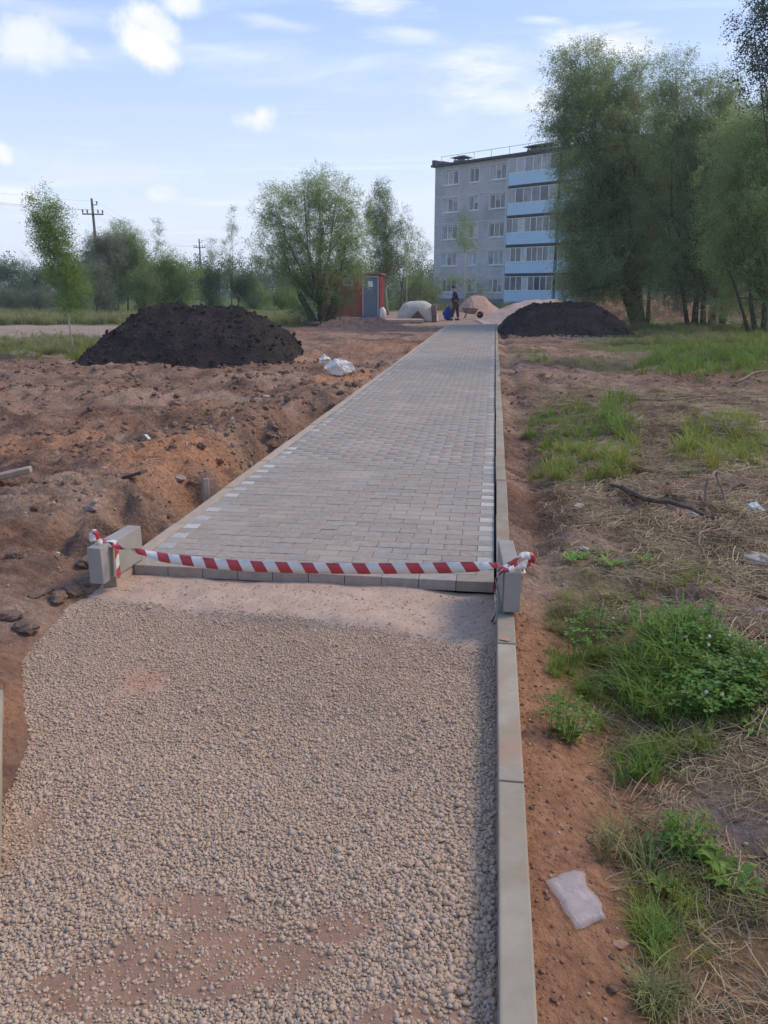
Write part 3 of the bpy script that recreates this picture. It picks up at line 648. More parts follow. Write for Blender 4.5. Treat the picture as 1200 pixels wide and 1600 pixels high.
for i, (px, py, w, d, h, lab) in enumerate([
    (112, 928, .13, .11, .09, 'rounded brown stone tucked behind the foot of the left standing kerb stone'),
    (140, 935, .13, .12, .09, 'grey stone pressed against the front foot of the left standing kerb stone'),
    (92, 940, .15, .10, .08, 'flat brown stone in the soil bank just left of the gravel'),
    (42, 985, .17, .13, .08, 'large earth covered stone lowest on the left soil bank'),
    (15, 950, .14, .10, .06, 'stone half hidden in the soil at the left picture edge'),
    (62, 918, .20, .08, .045, 'dark flat stone slab sticking out of the left soil bank')]):
    stone('stone', lab, 'stone', px, py, w*.8, d*.8, h*.85, m_stone, rz=i*.9, seed=i)
stone('flat_stone', 'large pale cream flat stone at the right picture edge', 'stone', 1186, 866, .19, .17, .07, m_stonep, .5, 21, .3)
stone('flat_stone', 'flat pinkish stone above the big green grass clump', 'stone', 1130, 969, .15, .075, .035, m_stoner, -.3, 22, .3)
stone('flat_stone', 'pinkish stone at the right edge below the cream one', 'stone', 1192, 948, .12, .07, .035, m_stoner, .2, 23, .3)
stone('pale_stone', 'small pale stone among the roots right of the path', 'stone', 1085, 792, .09, .07, .06, m_stonep, .9, 24)
stone('pale_stone', 'pale stone lying left of the crumpled blue white scrap', 'stone', 1152, 810, .10, .07, .045, m_stonep, .2, 25)
stone('pale_stone', 'small white stone on the yellow dry grass by the roots', 'stone', 1013, 842, .06, .05, .04, m_stonep, .2, 26)
stone('pale_stone', 'pale stone near the kerb where the verge turns green', 'stone', 912, 858, .06, .04, .03, m_stonep, .2, 27)
stone('pale_stone', 'pale flat stone on the bare verge level with the tape', 'stone', 905, 790, .11, .07, .05, m_stonep, .7, 28)
stone('soil_lump', 'big brown soil lump beside the white sack', 'soil lump', 452, 617, .16, .14, .15, m_stone, .7, 29, .3)
stone('soil_lump', 'dark small lump above the orange spoil', 'soil lump', 316, 709, .10, .08, .08, m_stone, .7, 30, .3)
stone('brick_shard', 'reddish flat shard beside the lowest grass tuft', 'shard', 968, 1472, .045, .028, .012, m_brickc, .3, 31, .5)
stone('pale_stone', 'pinkish stone in the left soil above the striped tape', 'stone', 282, 775, .12, .08, .05, m_stoner, .3, 33)
stone('pale_stone', 'flat pale stone left of the slanting lath', 'stone', 142, 777, .11, .08, .05, m_stoner, .3, 34)
for i, (px, py, w, lab) in enumerate([(25, 872, .11, 'flat grey stone left of the white scrap in the soil'), (418, 680, .10, 'pale stone among the rubble crumbs beside the left kerb')]):
    stone('pale_stone', lab, 'stone', px, py, w, .07, .05, m_stonep if i else m_stone, .3, 40+i)

def gz(px, py, dz=0):
    c = G(px, py, 0)
    for _ in range(4): c = G(px, py, float(height(c[0], c[1])))
    return c+np.array([0, 0, dz])
# crumpled things
def crumple(name, label, cat, px, py, w, d, h, mat, seed, rz=0, z0=None):
    bm = bmesh.new(); bmesh.ops.create_icosphere(bm, subdivisions=4, radius=.5); r = random.Random(seed)
    pl = [(Vector((r.uniform(-1, 1), r.uniform(-1, 1), r.uniform(-1, 1))).normalized(), r.uniform(.3, .46)) for _ in range(34)]
    for v in bm.verts:
        for nrm, dd in pl:
            k = v.co.dot(nrm)
            if k > dd: v.co -= nrm*(k-dd)*1.5
    for v in bm.verts: v.co *= 1+.55*(float(np.abs(fbm(np.array(v.co.x*5+seed+v.co.z*3), np.array(v.co.y*5-v.co.z*4), 77, 3)-.5)))-.08
    for v in bm.verts: v.co = Vector((v.co.x*w, v.co.y*d, max(v.co.z, -.28)*h))
    me = bpy.data.meshes.new(name); bm.to_mesh(me); bm.free()
    c = G(px, py, 0); z = float(height(c[0], c[1])); c = G(px, py, z+.1*h); z = float(height(c[0], c[1]))
    o = tag(link(name, me, mat), label, cat); o.location = (c[0], c[1], z+h*.28); o.rotation_euler = (0, 0, rz); return o
m_sack = noise_mat('sack_white', (.60, .55, .47), (.82, .77, .68), scale=5, rough=.6, bump=.5, bscale=9, dist=.05)
sk = empty('white_sack', G(524, 592, 0), 'crumpled white sack lying on the soil left of the path', 'sack')
s1 = crumple('sack_body', None, None, 531, 588, .62, .42, .46, m_sack, 4, .3); s2 = crumple('sack_neck', None, None, 508, 577, .34, .3, .26, m_sack, 9, .8)
for s_ in (s1, s2): s_.location = s_.location-sk.location; s_.parent = sk
s2.location.z += .10
m_scrap = noise_mat('scrap_bluish', (.42, .47, .49), (.60, .64, .65), scale=6, rough=.5, bump=.3, bscale=9, dist=.03)
crumple('plastic_scrap', 'crumpled bluish white plastic scrap at the right edge among dead stalks', 'litter', 1183, 800, .16, .12, .09, m_scrap, 5)
crumple('paper_scrap', 'small bright white scrap on the soil left of the standing stone', 'litter', 85, 859, .085, .06, .03, m_sack, 6)
crumple('paper_scrap', 'thin white scrap on the orange spoil left of the path', 'litter', 366, 702, .12, .06, .03, m_sack, 7)
# clear plastic bag
m_bag, nt_, b_ = new_mat('clear_plastic'); b_.inputs['Base Color'].default_value = (.52, .51, .52, 1); b_.inputs['Roughness'].default_value = .45; b_.inputs['Alpha'].default_value = .27; b_.inputs['Specular IOR Level'].default_value = .7
pz = -.115
q = [gz(*p) for p in [(853, 1382), (893, 1366), (912, 1369), (918, 1392), (940, 1418), (945, 1441), (930, 1447), (899, 1458), (872, 1412)]]
cc = sum(q)/len(q)
bm = bmesh.new(); vs = [bm.verts.new((*(p-cc)[:2], 0)) for p in q]; f = bm.faces.new(vs)
bmesh.ops.triangulate(bm, faces=[f]); bmesh.ops.subdivide_edges(bm, edges=bm.edges[:], cuts=5, use_grid_fill=True)
bm.normal_update()
for v in bm.verts:
    X_, Y_ = v.co.x+cc[0], v.co.y+cc[1]
    edge = 1 if not v.is_boundary else .25
    v.co.z = float(height(X_, Y_))+.008+edge*(.040*float(np.abs(fbm(np.array(X_*30+Y_*12), np.array(Y_*9), 501, 2)-.5))+.004)
    if v.is_boundary: v.co.x += .003*math.sin(Y_*90); v.co.y += .003*math.sin(X_*80)
top = [v for v in bm.verts]
me = bpy.data.meshes.new('plastic_bag'); bm.to_mesh(me); bm.free()
me.polygons.foreach_set('use_smooth', [True]*len(me.polygons))
bag = tag(link('plastic_bag', me, m_bag), 'clear plastic bag lying flat on the red soil beside the kerb', 'plastic bag'); bag.location = (cc[0], cc[1], 0)
sl = bag.modifiers.new('thick', 'SOLIDIFY'); sl.thickness = .0008; sl.offset = -1

# wood: stakes, laths, roots
m_wood = noise_mat('old_wood', (.28, .20, .145), (.42, .31, .225), scale=9, rough=.9, bump=.4, bscale=30, dist=.01)
m_woodd = noise_mat('dark_wood', (.07, .05, .04), (.14, .10, .08), scale=9, rough=.95, bump=.5, bscale=30, dist=.01)
m_root = noise_mat('root', (.20, .125, .09), (.33, .22, .16), scale=9, rough=.95, bump=.4, bscale=30, dist=.01)
def lath(name, label, cat, A, B, w, t, mat):
    A = Vector(tuple(A)); B = Vector(tuple(B)); d = B-A; mb = MB(); mb.box((-w/2, -t/2, 0), (w/2, t/2, d.length))
    me = mb.mesh(name, min(w, t)*.15, 1); o = tag(link(name, me, mat), label, cat); o.location = A; o.rotation_euler = d.to_track_quat('Z', 'Y').to_euler(); return o
b0 = G(328, 783, -.05); lath('wooden_stake', 'pale upright wooden stake beside the left kerb', 'stake', (b0[0]-.02, b0[1], -.3), (b0[0]-.025, b0[1]+.01, .125), .04, .03, m_wood)
b0 = G(347, 773, -.05); lath('wooden_stake', 'brown leaning board beside the pale stake', 'stake', (b0[0]-.06, b0[1]+.02, -.3), (b0[0]-.10, b0[1]+.06, .06), .07, .02, m_root)
b0 = G(320, 760, -.05); lath('wooden_stake', 'thin splinter standing left of the pale stake', 'stake', (b0[0]-.02, b0[1], -.2), (b0[0]-.03, b0[1]+.03, .05), .02, .015, m_wood)
lath('wooden_lath', 'short pale lath lying aslant in the left soil', 'lath', gz(147, 791, .03), gz(171, 772, .03), .03, .02, m_wood)
lath('wooden_lath', 'brown plank end lying at the left picture edge', 'lath', gz(-30, 757, .03), gz(50, 742, .05), .10, .05, m_wood)
lath('wooden_lath', 'thin white lath on the soil above the orange spoil', 'lath', gz(224, 682, .05), gz(234, 692, .04), .03, .015, m_sack)
lath('dark_board', 'dark weathered board sticking out of the left soil', 'board', gz(178, 757, .03), gz(226, 746, .05), .10, .025, m_woodd)
lath('dark_board', 'dark board piece crossing behind the longer one', 'board', gz(160, 744, .05), gz(186, 754, .03), .07, .025, m_woodd)
def root(label, pts, r0, r1, mat=m_root, seed=0):
    rd = random.Random(seed); P_ = []
    pts = [gz(a, b, c) for a, b, c in pts]
    for i in range(len(pts)-1):
        for s in range(3):
            t = s/3; p = pts[i]*(1-t)+pts[i+1]*t; P_.append(p+np.array([rd.uniform(-1, 1), rd.uniform(-1, 1), rd.uniform(0, 1)])*r0*.8)
    P_.append(pts[-1]); n = len(P_); mb = MB(); o0 = Vector(tuple(P_[0]))
    mb.tube([Vector(tuple(p))-o0 for p in P_], [r0+(r1-r0)*i/(n-1) for i in range(n)], 6)
    return tag(mb.obj('dry_root', mat, loc=o0), label, 'root')
root('long dark root lying across the verge soil', [(975, 770, .03), (1010, 788, .03), (1060, 800, .05), (1120, 818, .03)], .022, .012, m_woodd, 1)
root('pale thin root running left from the dark root', [(1075, 840, .02), (1110, 838, .03), (1145, 835, .04), (1162, 825, .10)], .010, .005, m_root, 2)
root('curled reddish root rising above the bare soil', [(1100, 800, .02), (1104, 785, .16), (1115, 775, .18), (1128, 790, .08), (1135, 805, .02)], .014, .006, m_root, 3)
root('forked root bending down toward the dry grass', [(1102, 880, .02), (1092, 865, .05), (1088, 855, .08), (1105, 846, .08), (1125, 845, .03)], .009, .004, m_root, 4)
root('short stubby root beside the small pale stone', [(1100, 770, .02), (1095, 790, .05), (1105, 812, .03)], .016, .010, m_root, 5)
root('dark root left of the long one near the kerb side', [(940, 755, .02), (965, 768, .03), (985, 775, .0)], .014, .008, m_woodd, 6)
root('dry branch lying far on the verge below the tall grass', [(985, 628, .03), (1040, 630, .04), (1120, 622, .03)], .018, .010, m_root, 7)
root('long dry branch near the right edge below the tall grass', [(1080, 648, .03), (1140, 652, .03), (1210, 655, .03)], .018, .010, m_root, 8)
root('brown branch lying above the tall grass clump on bare soil', [(1150, 600, .02), (1175, 590, .08), (1200, 583, .05)], .02, .010, m_root, 9)

# ------------------------------------------------------------------ grass and straw
def blade_mesh(k, nb, hmin, hmax, spread, wid, lean, droop):
    r = random.Random(k); vs = []; fs = []
    for b in range(nb):
        a = r.uniform(0, 6.283); rd = spread*math.sqrt(r.random()); x0 = rd*math.cos(a); y0 = rd*math.sin(a)
        h = r.uniform(hmin, hmax); an = r.uniform(0, 6.283); le = lean*r.uniform(.3, 1.2); w = wid*r.uniform(.6, 1.2)
        dx, dy = math.cos(an), math.sin(an); wx, wy = -dy, dx; st = len(vs)
        for s in range(4):
            t = s/3; o = le*h*t*t; z = h*t*(1-droop*t*t); ww = w*(1-t*.9)/2
            vs += [(x0+dx*o-wx*ww, y0+dy*o-wy*ww, z), (x0+dx*o+wx*ww, y0+dy*o+wy*ww, z)]
        fs += [(st+2*s, st+2*s+1, st+2*s+3, st+2*s+2) for s in range(3)]
    me = bpy.data.meshes.new('tuft'); me.from_pydata(vs, [], fs); me.update(); return me
gsrc = [src(blade_mesh(k, 22, .35, 1.05, .25, .040, .85, .32)) for k in range(5)]
m_g = [leaf_mat('grass_green', (.17, .25, .045), .4, .025, .4), leaf_mat('grass_yellow_green', (.25, .29, .06), .35, .025, .4), leaf_mat('grass_dull', (.26, .255, .10), .35, .03, .3)]
gl = ['right of the path', 'tall and fresh']
glabels = ['fresh green grass growing in a patch on the verge', 'yellow green grass growing in clumps on the ground', 'dull olive grass creeping over the verge']
for kind in range(3):
    P_ = []; S_ = []; Rr = []
    for (px, py, rx, ry, h, n, k) in GREEN:
        if k != kind: continue
        c = G(px, py, 0); a = G(px+rx, py, 0)-c; b = G(px, py-ry, 0)-c; b2 = G(px, py+ry, 0)-c
        t = rng.uniform(0, 6.283, n); q = np.sqrt(rng.random(n))*(1+.25*rng.normal(0, 1, n)*.6)
        u = q*np.cos(t); v = q*np.sin(t)
        x = c[0]+a[0]*u+np.where(v > 0, b[0]*v, -b2[0]*v*1.0*-1*-1); y = c[1]+a[1]*u+np.where(v > 0, b[1]*v, b2[1]*-v)
        ok = (x > .30) | (x < -2.5); x = x[ok]; y = y[ok]; u = u[ok]; v = v[ok]
        # clump: drop tufts where noise is low
        ok = rng.random(len(x)) < .12+1.2*sst(.42, .62, fbm(x*5.2, y*5.2, 601+kind, 3)); x = x[ok]; y = y[ok]
        z = height(x, y)-.01; hh = h*(.65+.6*rng.random(len(x)))*(.7+.6*fbm(x*3, y*3, 611, 2))
        P_.append(np.stack([x, y, z], 1)); S_.append(hh); Rr.append(np.stack([rng.normal(0, .12, len(x)), rng.normal(0, .12, len(x)), rng.uniform(0, 6.28, len(x))], 1))
    P_ = np.concatenate(P_); S_ = np.concatenate(S_); Rr = np.concatenate(Rr)
    tag(scatter('grass', P_, Rr, np.stack([S_*.9, S_*.9, S_], 1), gsrc, m_g[kind]), glabels[kind], kind='stuff')
# sparse green spears everywhere on the verge
dsrc = [src(blade_mesh(50+k, 7, .4, 1.0, .5, .035, 1.0, .4)) for k in range(4)]
x, y, z = scat_ground(1500, (.45, 7, .9, 20), lambda x, y: sst(.5, .62, fbm(x*1.1, y*1.1, 621, 3)))
s = .07+.08*rng.random(len(x))
tag(scatter('grass', np.stack([x, y, z-.01], 1), rng.uniform(0, 6.28, (len(x), 3))*[.02, .02, 1], s, dsrc, m_g[2]), 'thin scattered grass spears across the verge soil', kind='stuff')
# dead stalks
def straw_mesh(k, nb, ln, wid):
    r = random.Random(k+900); vs = []; fs = []
    for b in range(nb):
        x0 = r.gauss(0, .35); y0 = r.gauss(0, .35); a = r.uniform(0, 6.283); l = ln*r.uniform(.4, 1.1); bend = r.uniform(-.9, .9); st = len(vs); z0 = r.uniform(.0, .10); zz = r.uniform(-.05, .22); w = wid*r.uniform(.6, 1.3)
        x, y_ = x0, y0
        for s in range(4):
            t = s/3; aa = a+bend*t; nx, ny = -math.sin(aa), math.cos(aa)
            z = z0+zz*t-.12*t*t
            vs += [(x-nx*w/2, y_-ny*w/2, z), (x+nx*w/2, y_+ny*w/2, z+w*.5)]
            x += math.cos(aa)*l/3; y_ += math.sin(aa)*l/3
        fs += [(st+2*s, st+2*s+1, st+2*s+3, st+2*s+2) for s in range(3)]
    me = bpy.data.meshes.new('straw'); me.from_pydata(vs, [], fs); me.update(); return me
ssrc = [src(straw_mesh(k, 20, 1.0, .018)) for k in range(5)]
m_straw = leaf_mat('dead_grass', (.40, .30, .17), .4, .02, .15)
m_straw2 = leaf_mat('dead_grass_brown', (.29, .20, .13), .4, .015, .1)
dn_ = lambda x, y: sst(.36, .55, .6*fbm(x*1.3, y*1.3, 141, 4)+.4*fbm(x*3.1, y*3.1, 111, 4))*sst(.4, .95, x)*(1-.85*np.clip(spot(x, y, 1160, 1235, 70, 60)*1.4, 0, 1))
x, y, z = scat_ground(23000, (.3, 6, .9, 13), dn_)
s = (.10+.10*rng.random(len(x)))*np.where(y < 2.6, .72, 1); tag(scatter('dead_grass', np.stack([x, y, z-.004], 1), rng.uniform(0, 6.28, (len(x), 3))*[.03, .03, 1], s, ssrc, m_straw), 'matted straw coloured dead grass on the verge', kind='stuff')
x, y, z = scat_ground(8500, (.25, 6, 1.0, 14), lambda x, y: sst(.25, .7, x)*.8)
s = (.08+.12*rng.random(len(x)))*np.where(y < 2.6, .72, 1); tag(scatter('dead_stalks', np.stack([x, y, z-.004], 1), rng.uniform(0, 6.28, (len(x), 3))*[.03, .03, 1], s, ssrc, m_straw2), 'brown dead stalks and roots littering the verge', kind='stuff')
x, y, z = scat_ground(500, (-9, -2.2, 2, 14)); s = .08+.10*rng.random(len(x))
tag(scatter('dead_stalks', np.stack([x, y, z], 1), rng.uniform(0, 6.28, (len(x), 3))*[.03, .03, 1], s, ssrc, m_straw2), 'brown roots and stalks mixed in the dug soil', kind='stuff')
# clover heads and broad leaves in the big clump
def clover(k):
    r = random.Random(k); mb = MB()
    for _ in range(9):
        a = r.uniform(0, 6.28); d = .5*math.sqrt(r.random()); z = r.uniform(.5, 1.0); x, y = d*math.cos(a), d*math.sin(a)
        for j in range(3):
            b = a+j*2.094; c, s_ = math.cos(b), math.sin(b); q = .11
            mb.add([(x, y, z), (x+c*q-s_*q*.6, y+s_*q+c*q*.6, z+.03), (x+c*q*1.5, y+s_*q*1.5, z+.01), (x+c*q+s_*q*.6, y+s_*q-c*q*.6, z+.03)], [(0, 3, 2, 1)])
        mb.tube([(x*.6, y*.6, 0), (x, y, z)], .008, 3, False)
    return mb.mesh('clover')
cs = [src(clover(k)) for k in range(3)]
P_ = []
for (px, py, rx, ry, n) in [(1080, 1020, 70, 40, 48), (1150, 1080, 60, 38, 40), (1020, 1000, 50, 30, 14), (930, 1005, 40, 30, 8), (1120, 1110, 50, 25, 20), (880, 1150, 14, 9, 4), (1068, 1330, 14, 9, 5)]:
    for _ in range(n):
        t = random.uniform(0, 6.28); q = math.sqrt(random.random()); P_.append(gz(px+rx*q*math.cos(t), py+ry*q*math.sin(t)))
P_ = np.array(P_)
tag(scatter('clover', P_, rng.uniform(0, 6.28, (len(P_), 3))*[.04, .04, 1], .09+.08*rng.random(len(P_)), cs, leaf_mat('clover_leaf', (.15, .26, .05), .3, .015, .4)), 'green clover leaves in the big grass clump', kind='stuff')
def rosette(k):
    r = random.Random(k); mb = MB()
    for j in range(8):
        a = j*.785+r.uniform(-.3, .3); L_ = r.uniform(.6, 1.1); w = L_*.16; c, s_ = math.cos(a), math.sin(a); h = r.uniform(.25, .7)
        pt = lambda u, v, z: (c*u*L_-s_*v*w, s_*u*L_+c*v*w, z*h)
        mb.add([pt(.0, 0, 0), pt(.35, 1, .55), pt(.35, -1, .55), pt(.7, .9, .9), pt(.7, -.9, .9), pt(1, 0, .7), pt(.35, 0, .48), pt(.7, 0, .82)], [(0, 6, 1), (0, 2, 6), (6, 7, 3, 1), (2, 4, 7, 6), (7, 5, 3), (4, 5, 7)])
    return mb.mesh('rosette')
rs_ = [src(rosette(k)) for k in range(3)]
Pw = np.array([gz(a+random.uniform(-1, 1)*c_, b+random.uniform(-1, 1)*d_) for a, b, c_, d_, n_ in [(1062, 1330, 8, 6, 2), (1050, 1060, 90, 60, 14), (1120, 1120, 60, 30, 5), (1100, 1350, 80, 40, 5), (900, 690, 60, 30, 7), (1130, 720, 60, 25, 6), (890, 1150, 12, 10, 2), (1000, 900, 120, 40, 5)] for _ in range(n_)])
tag(scatter('broad_weeds', Pw, rng.uniform(0, 6.28, (len(Pw), 3))*[.03, .03, 1], .05+.06*rng.random(len(Pw)), rs_, leaf_mat('weed_leaf', (.17, .27, .05), .3, .02, .35)), 'broad leaved weeds among the grass of the verge', kind='stuff')
fl = src(rock_mesh(77, 1, .1, 1)); Pf = P_[::7]+np.array([0, 0, .12])
tag(scatter('clover_flowers', Pf, rng.uniform(0, 6, (len(Pf), 3)), .012+.006*rng.random(len(Pf)), [fl], plain('flower_white', (.60, .60, .50), .8)), 'small white clover heads above the big grass clump', kind='stuff')

# ------------------------------------------------------------------ heaps
def heap(name, label, prof, D, depth, mat, seed, amp=.06, sm=True, cat='soil heap', front=None):
    """prof: silhouette points (px, py) left to right; a mound at forward distance D with round front and back"""
    pr = [P(px, py, D) for px, py in prof]; u = np.array([p@RT for p in pr]); zt = np.array([p[2] for p in pr])
    uc = (u[0]+u[-1])/2; hw = (u[-1]-u[0])/2; u = uc+(u-uc)*(.94 if 'black' in name else 1); hw *= (.95 if 'black' in name else 1)
    nx, ny = 120, 80; U = np.linspace(-1.12, 1.12, nx); Vv = np.linspace(-1.12, 1.12, ny); gu, gv = np.meshgrid(U, Vv)
    prof_z = np.interp(uc+gu*hw, u, zt)
    side = np.sqrt(np.clip(1-gv**2*.98, 0, 1)); prz = np.interp(uc+gu*hw*(1+.18*gv**2), u, zt)
    fall = np.clip(1-np.abs(gv)**1.55, 0, 1)**.9
    base = -.12
    z = base+(prz-base)*fall
    wx = uc+gu*hw; wy = D+gv*depth
    Vx = wx[..., None]*RT+wy[..., None]*FW
    nz = fbm(Vx[..., 0]*2.2, Vx[..., 1]*2.2, seed, 5, .6)-.5
    n2 = np.abs(fbm(Vx[..., 0]*5, Vx[..., 1]*5, seed+9, 4, .6)-.5)
    n0 = fbm(Vx[..., 0]*.9+5, Vx[..., 1]*.9, seed+3, 3)-.5
    z = z+(nz*amp*2.4+n0*amp*2.2-n2*amp*1.9+amp*.25)*np.clip(z-base, 0, .35)/.35
    zz = np.where((np.abs(gu) > 1.1) | (np.abs(gv) > 1.1), -.8, z)
    V = np.stack([Vx[..., 0], Vx[..., 1], zz], -1).reshape(-1, 3); org = np.array([*(RT*uc+FW*D)[:2], 0]); V = V-org
    i = np.arange(nx-1)[None, :]+np.arange(ny-1)[:, None]*nx; F = np.stack([i, i+1, i+1+nx, i+nx], -1).reshape(-1, 4)
    o = tag(link(name, mesh_np(name, V, F, sm), mat), label, cat); o.location = org
    return o, uc, hw, D, depth, prof_z
m_black = noise_mat('black_earth', (.030, .024, .023), (.052, .042, .039), scale=4, rough=1, bump=1.0, bscale=16, dist=.10, spec=.08, c3=(.066, .051, .044), s3=1.1)
m_blackc = noise_mat('black_clod', (.036, .028, .025), (.075, .056, .048), scale=7, rough=1, bump=.6, bscale=16, dist=.04, objrand=.4, spec=.08)
h1, *_ = heap('black_soil_heap', 'large dark topsoil heap left of the paved path', [(128, 560), (150, 535), (185, 508), (222, 484), (262, 476), (330, 474), (385, 477), (415, 492), (445, 512), (475, 540), (490, 560)], 19.4, 2.5, m_black, 701, .11)
h2, *_ = heap('black_soil_heap', 'dark topsoil heap right of the path in front of the willows', [(770, 520), (785, 502), (805, 485), (832, 473), (870, 471), (920, 473), (945, 485), (968, 500), (985, 520)], 30.5, 2.8, m_black, 711, .12)
m_sandh = noise_mat('sand_heap', (.36, .215, .155), (.46, .29, .215), scale=4, rough=1, bump=.5, bscale=10, dist=.05)
m_sandp = noise_mat('sand_heap_pale', (.42, .30, .235), (.52, .38, .30), scale=4, rough=1, bump=.5, bscale=10, dist=.05)
m_redh = noise_mat('red_heap', (.26, .125, .08), (.40, .22, .15), scale=3, rough=1, bump=.8, bscale=6, dist=.15)
heap('sand_heap', 'brown pointed sand heap beside the young tree at the building', [(705, 492), (728, 468), (735, 463), (757, 463), (768, 475), (790, 490)], 56, 3, m_sandh, 721, .06, cat='sand heap')
heap('sand_heap', 'low pale sand heap behind the right black heap', [(752, 500), (775, 488), (800, 476), (835, 469), (880, 468), (920, 482), (935, 500)], 40, 4, m_sandp, 731, .06, cat='sand heap')
heap('red_earth_heap', 'red brown earth heap behind the willow trunks', [(880, 500), (905, 470), (950, 462), (1000, 462), (1050, 466), (1110, 478), (1180, 474), (1240, 495)], 44, 3, m_redh, 741, .22, cat='earth heap')
# clods on the black heaps
for (hh, n, lab) in ((h1, 2600, 'dark clods lying over the left topsoil heap'), (h2, 1200, 'dark clods lying over the right topsoil heap')):
    me = hh.data; co = np.empty(len(me.vertices)*3, np.float32); me.vertices.foreach_get('co', co); co = co.reshape(-1, 3)
    co = co[co[:, 2] > -.08]; pk = co[rng.integers(0, len(co), n)]+rng.normal(0, .03, (n, 3))*[1, 1, .0]
    s = .02*(7**(rng.random(n)**2.5)); o = scatter('heap_clods', pk, rng.uniform(0, 6.28, (n, 3)), s, csrc, m_blackc, parent=hh); tag(o, kind='stuff')
for (px, py, sx_, sy_, n_, lab) in ((305, 566, 2.6, .8, 420, 'dark crumbs spilled round the foot of the left topsoil heap'), (870, 524, 2.2, .9, 260, 'dark crumbs spilled round the foot of the right topsoil heap')):
    c_ = G(px, py, 0); x_ = c_[0]+rng.normal(0, sx_*.5, n_); y_ = c_[1]+rng.normal(0, sy_*.5, n_); ok = (x_ > KX1+.1) | (x_ < LX0-.1); x_ = x_[ok]; y_ = y_[ok]; s_ = .015+.07*rng.random(len(x_))**3
    tag(scatter('spilled_crumbs', np.stack([x_, y_, height(x_, y_)+s_*.2], 1), rng.uniform(0, 6, (len(x_), 3)), s_, csrc, m_blackc), lab, kind='stuff')
# bumps of spoil left of the path (low ridges seen in the soil)
heap('spoil_ridge', 'brown spoil ridge under the big left willow', [(480, 520), (505, 506), (540, 497), (585, 500), (620, 508), (650, 515)], 33.5, 1.6, noise_mat('spoil', (.17, .105, .075), (.27, .17, .12), scale=4, rough=1, bump=.8, bscale=9, dist=.08), 751, .18, cat='earth heap')
k_ = 260; c_ = G(420, 672, 0); x_ = c_[0]+rng.normal(0, .30, k_); y_ = c_[1]+rng.normal(0, .45, k_); ok = x_ < LX0-.03; x_ = x_[ok]; y_ = y_[ok]; s_ = .02+.07*rng.random(len(x_))**3
tag(scatter('rubble', np.stack([x_, y_, height(x_, y_)+s_*.2], 1), rng.uniform(0, 6, (len(x_), 3)), s_, csrc, noise_mat('rubble', (.22, .165, .125), (.38, .30, .235), scale=9, rough=1, bump=.4, bscale=25, objrand=.25)), 'pale rubble crumbs beside the left kerb', kind='stuff')

# ------------------------------------------------------------------ apartment building
def YF(l, f, z=0.0): return RT*l+FW*f+np.array([0, 0, z])      # lateral, forward
BL, BD = 90*77/1268.0, 90.0
bld = empty('apartment_building', YF(BL, BD), 'grey five storey apartment block with blue balcony fronts', 'building')
bld.rotation_euler = (0, 0, YAW-R(45))     # local +X runs along the facade, local -Y faces the camera side
m_wall = noise_mat('silicate_brick', (.43, .412, .40), (.53, .51, .495), scale=.6, rough=.95, bump=0, c3=(.33, .32, .32), s3=.3)
nt_ = m_wall.node_tree; b_ = nt_.nodes['Principled BSDF']; lk = b_.inputs['Base Color'].links[0].from_socket
tcn = nt_.nodes.new('ShaderNodeTexCoord'); mpn = nt_.nodes.new('ShaderNodeMapping'); mpn.inputs['Rotation'].default_value = (R(90), 0, 0); nt_.links.new(tcn.outputs['Object'], mpn.inputs[0])
bt = nt_.nodes.new('ShaderNodeTexBrick'); nt_.links.new(mpn.outputs[0], bt.inputs[0]); bt.inputs['Scale'].default_value = 1; bt.inputs['Brick Width'].default_value = .52; bt.inputs['Row Height'].default_value = .26; bt.inputs['Mortar Size'].default_value = .02
bt.inputs['Color1'].default_value = (1, 1, 1, 1); bt.inputs['Color2'].default_value = (.86, .86, .88, 1); bt.inputs['Mortar'].default_value = (1.12, 1.12, 1.12, 1)
mn = nt_.nodes.new('ShaderNodeMix'); mn.data_type = 'RGBA'; mn.blend_type = 'MULTIPLY'; mn.inputs[0].default_value = 1; nt_.links.new(lk, mn.inputs[6]); nt_.links.new(bt.outputs[0], mn.inputs[7]); nt_.links.new(mn.outputs[2], b_.inputs['Base Color'])
m_band = plain('pale_band', (.55, .54, .53), .9)
m_frame = plain('white_frame', (.74, .74, .74), .5); m_blue = noise_mat('blue_panel', (.42, .59, .71), (.48, .65, .76), scale=1.5, rough=.7, bump=0)
m_glass = noise_mat('window_glass', (.05, .058, .066), (.17, .18, .19), scale=.9, rough=.10, bump=0, spec=.8, objrand=.6)
m_curt = noise_mat('curtain', (.36, .36, .36), (.52, .52, .50), scale=3, rough=.9, bump=0, objrand=.25)
m_dark = plain('roof_felt', (.05, .05, .055), .9)
BLEN = 44.0; BH = 13.95; ST = 2.72
sec = []           # windows: (s0, s1)
wins = [(1.13, 3.23), (4.74, 5.95), (7.45, 9.38), (9.72, 10.12)]
balc = [(10.45, 16.1), (16.5, 22.1)]
wins2 = [(22.7, 24.6), (26.0, 27.3), (28.9, 31.0), (33.0, 35), (37, 38.3), (40, 42)]
allw = [(a, b) for a, b in wins+wins2]
sill = lambda k: 1.17+ST*k
mb = MB(); xs_ = sorted(set([0, BLEN]+[v for w in allw for v in w])); zs_ = sorted(set([-.3, BH]+[v for k in range(5) for v in (sill(k), sill(k)+1.38)]))
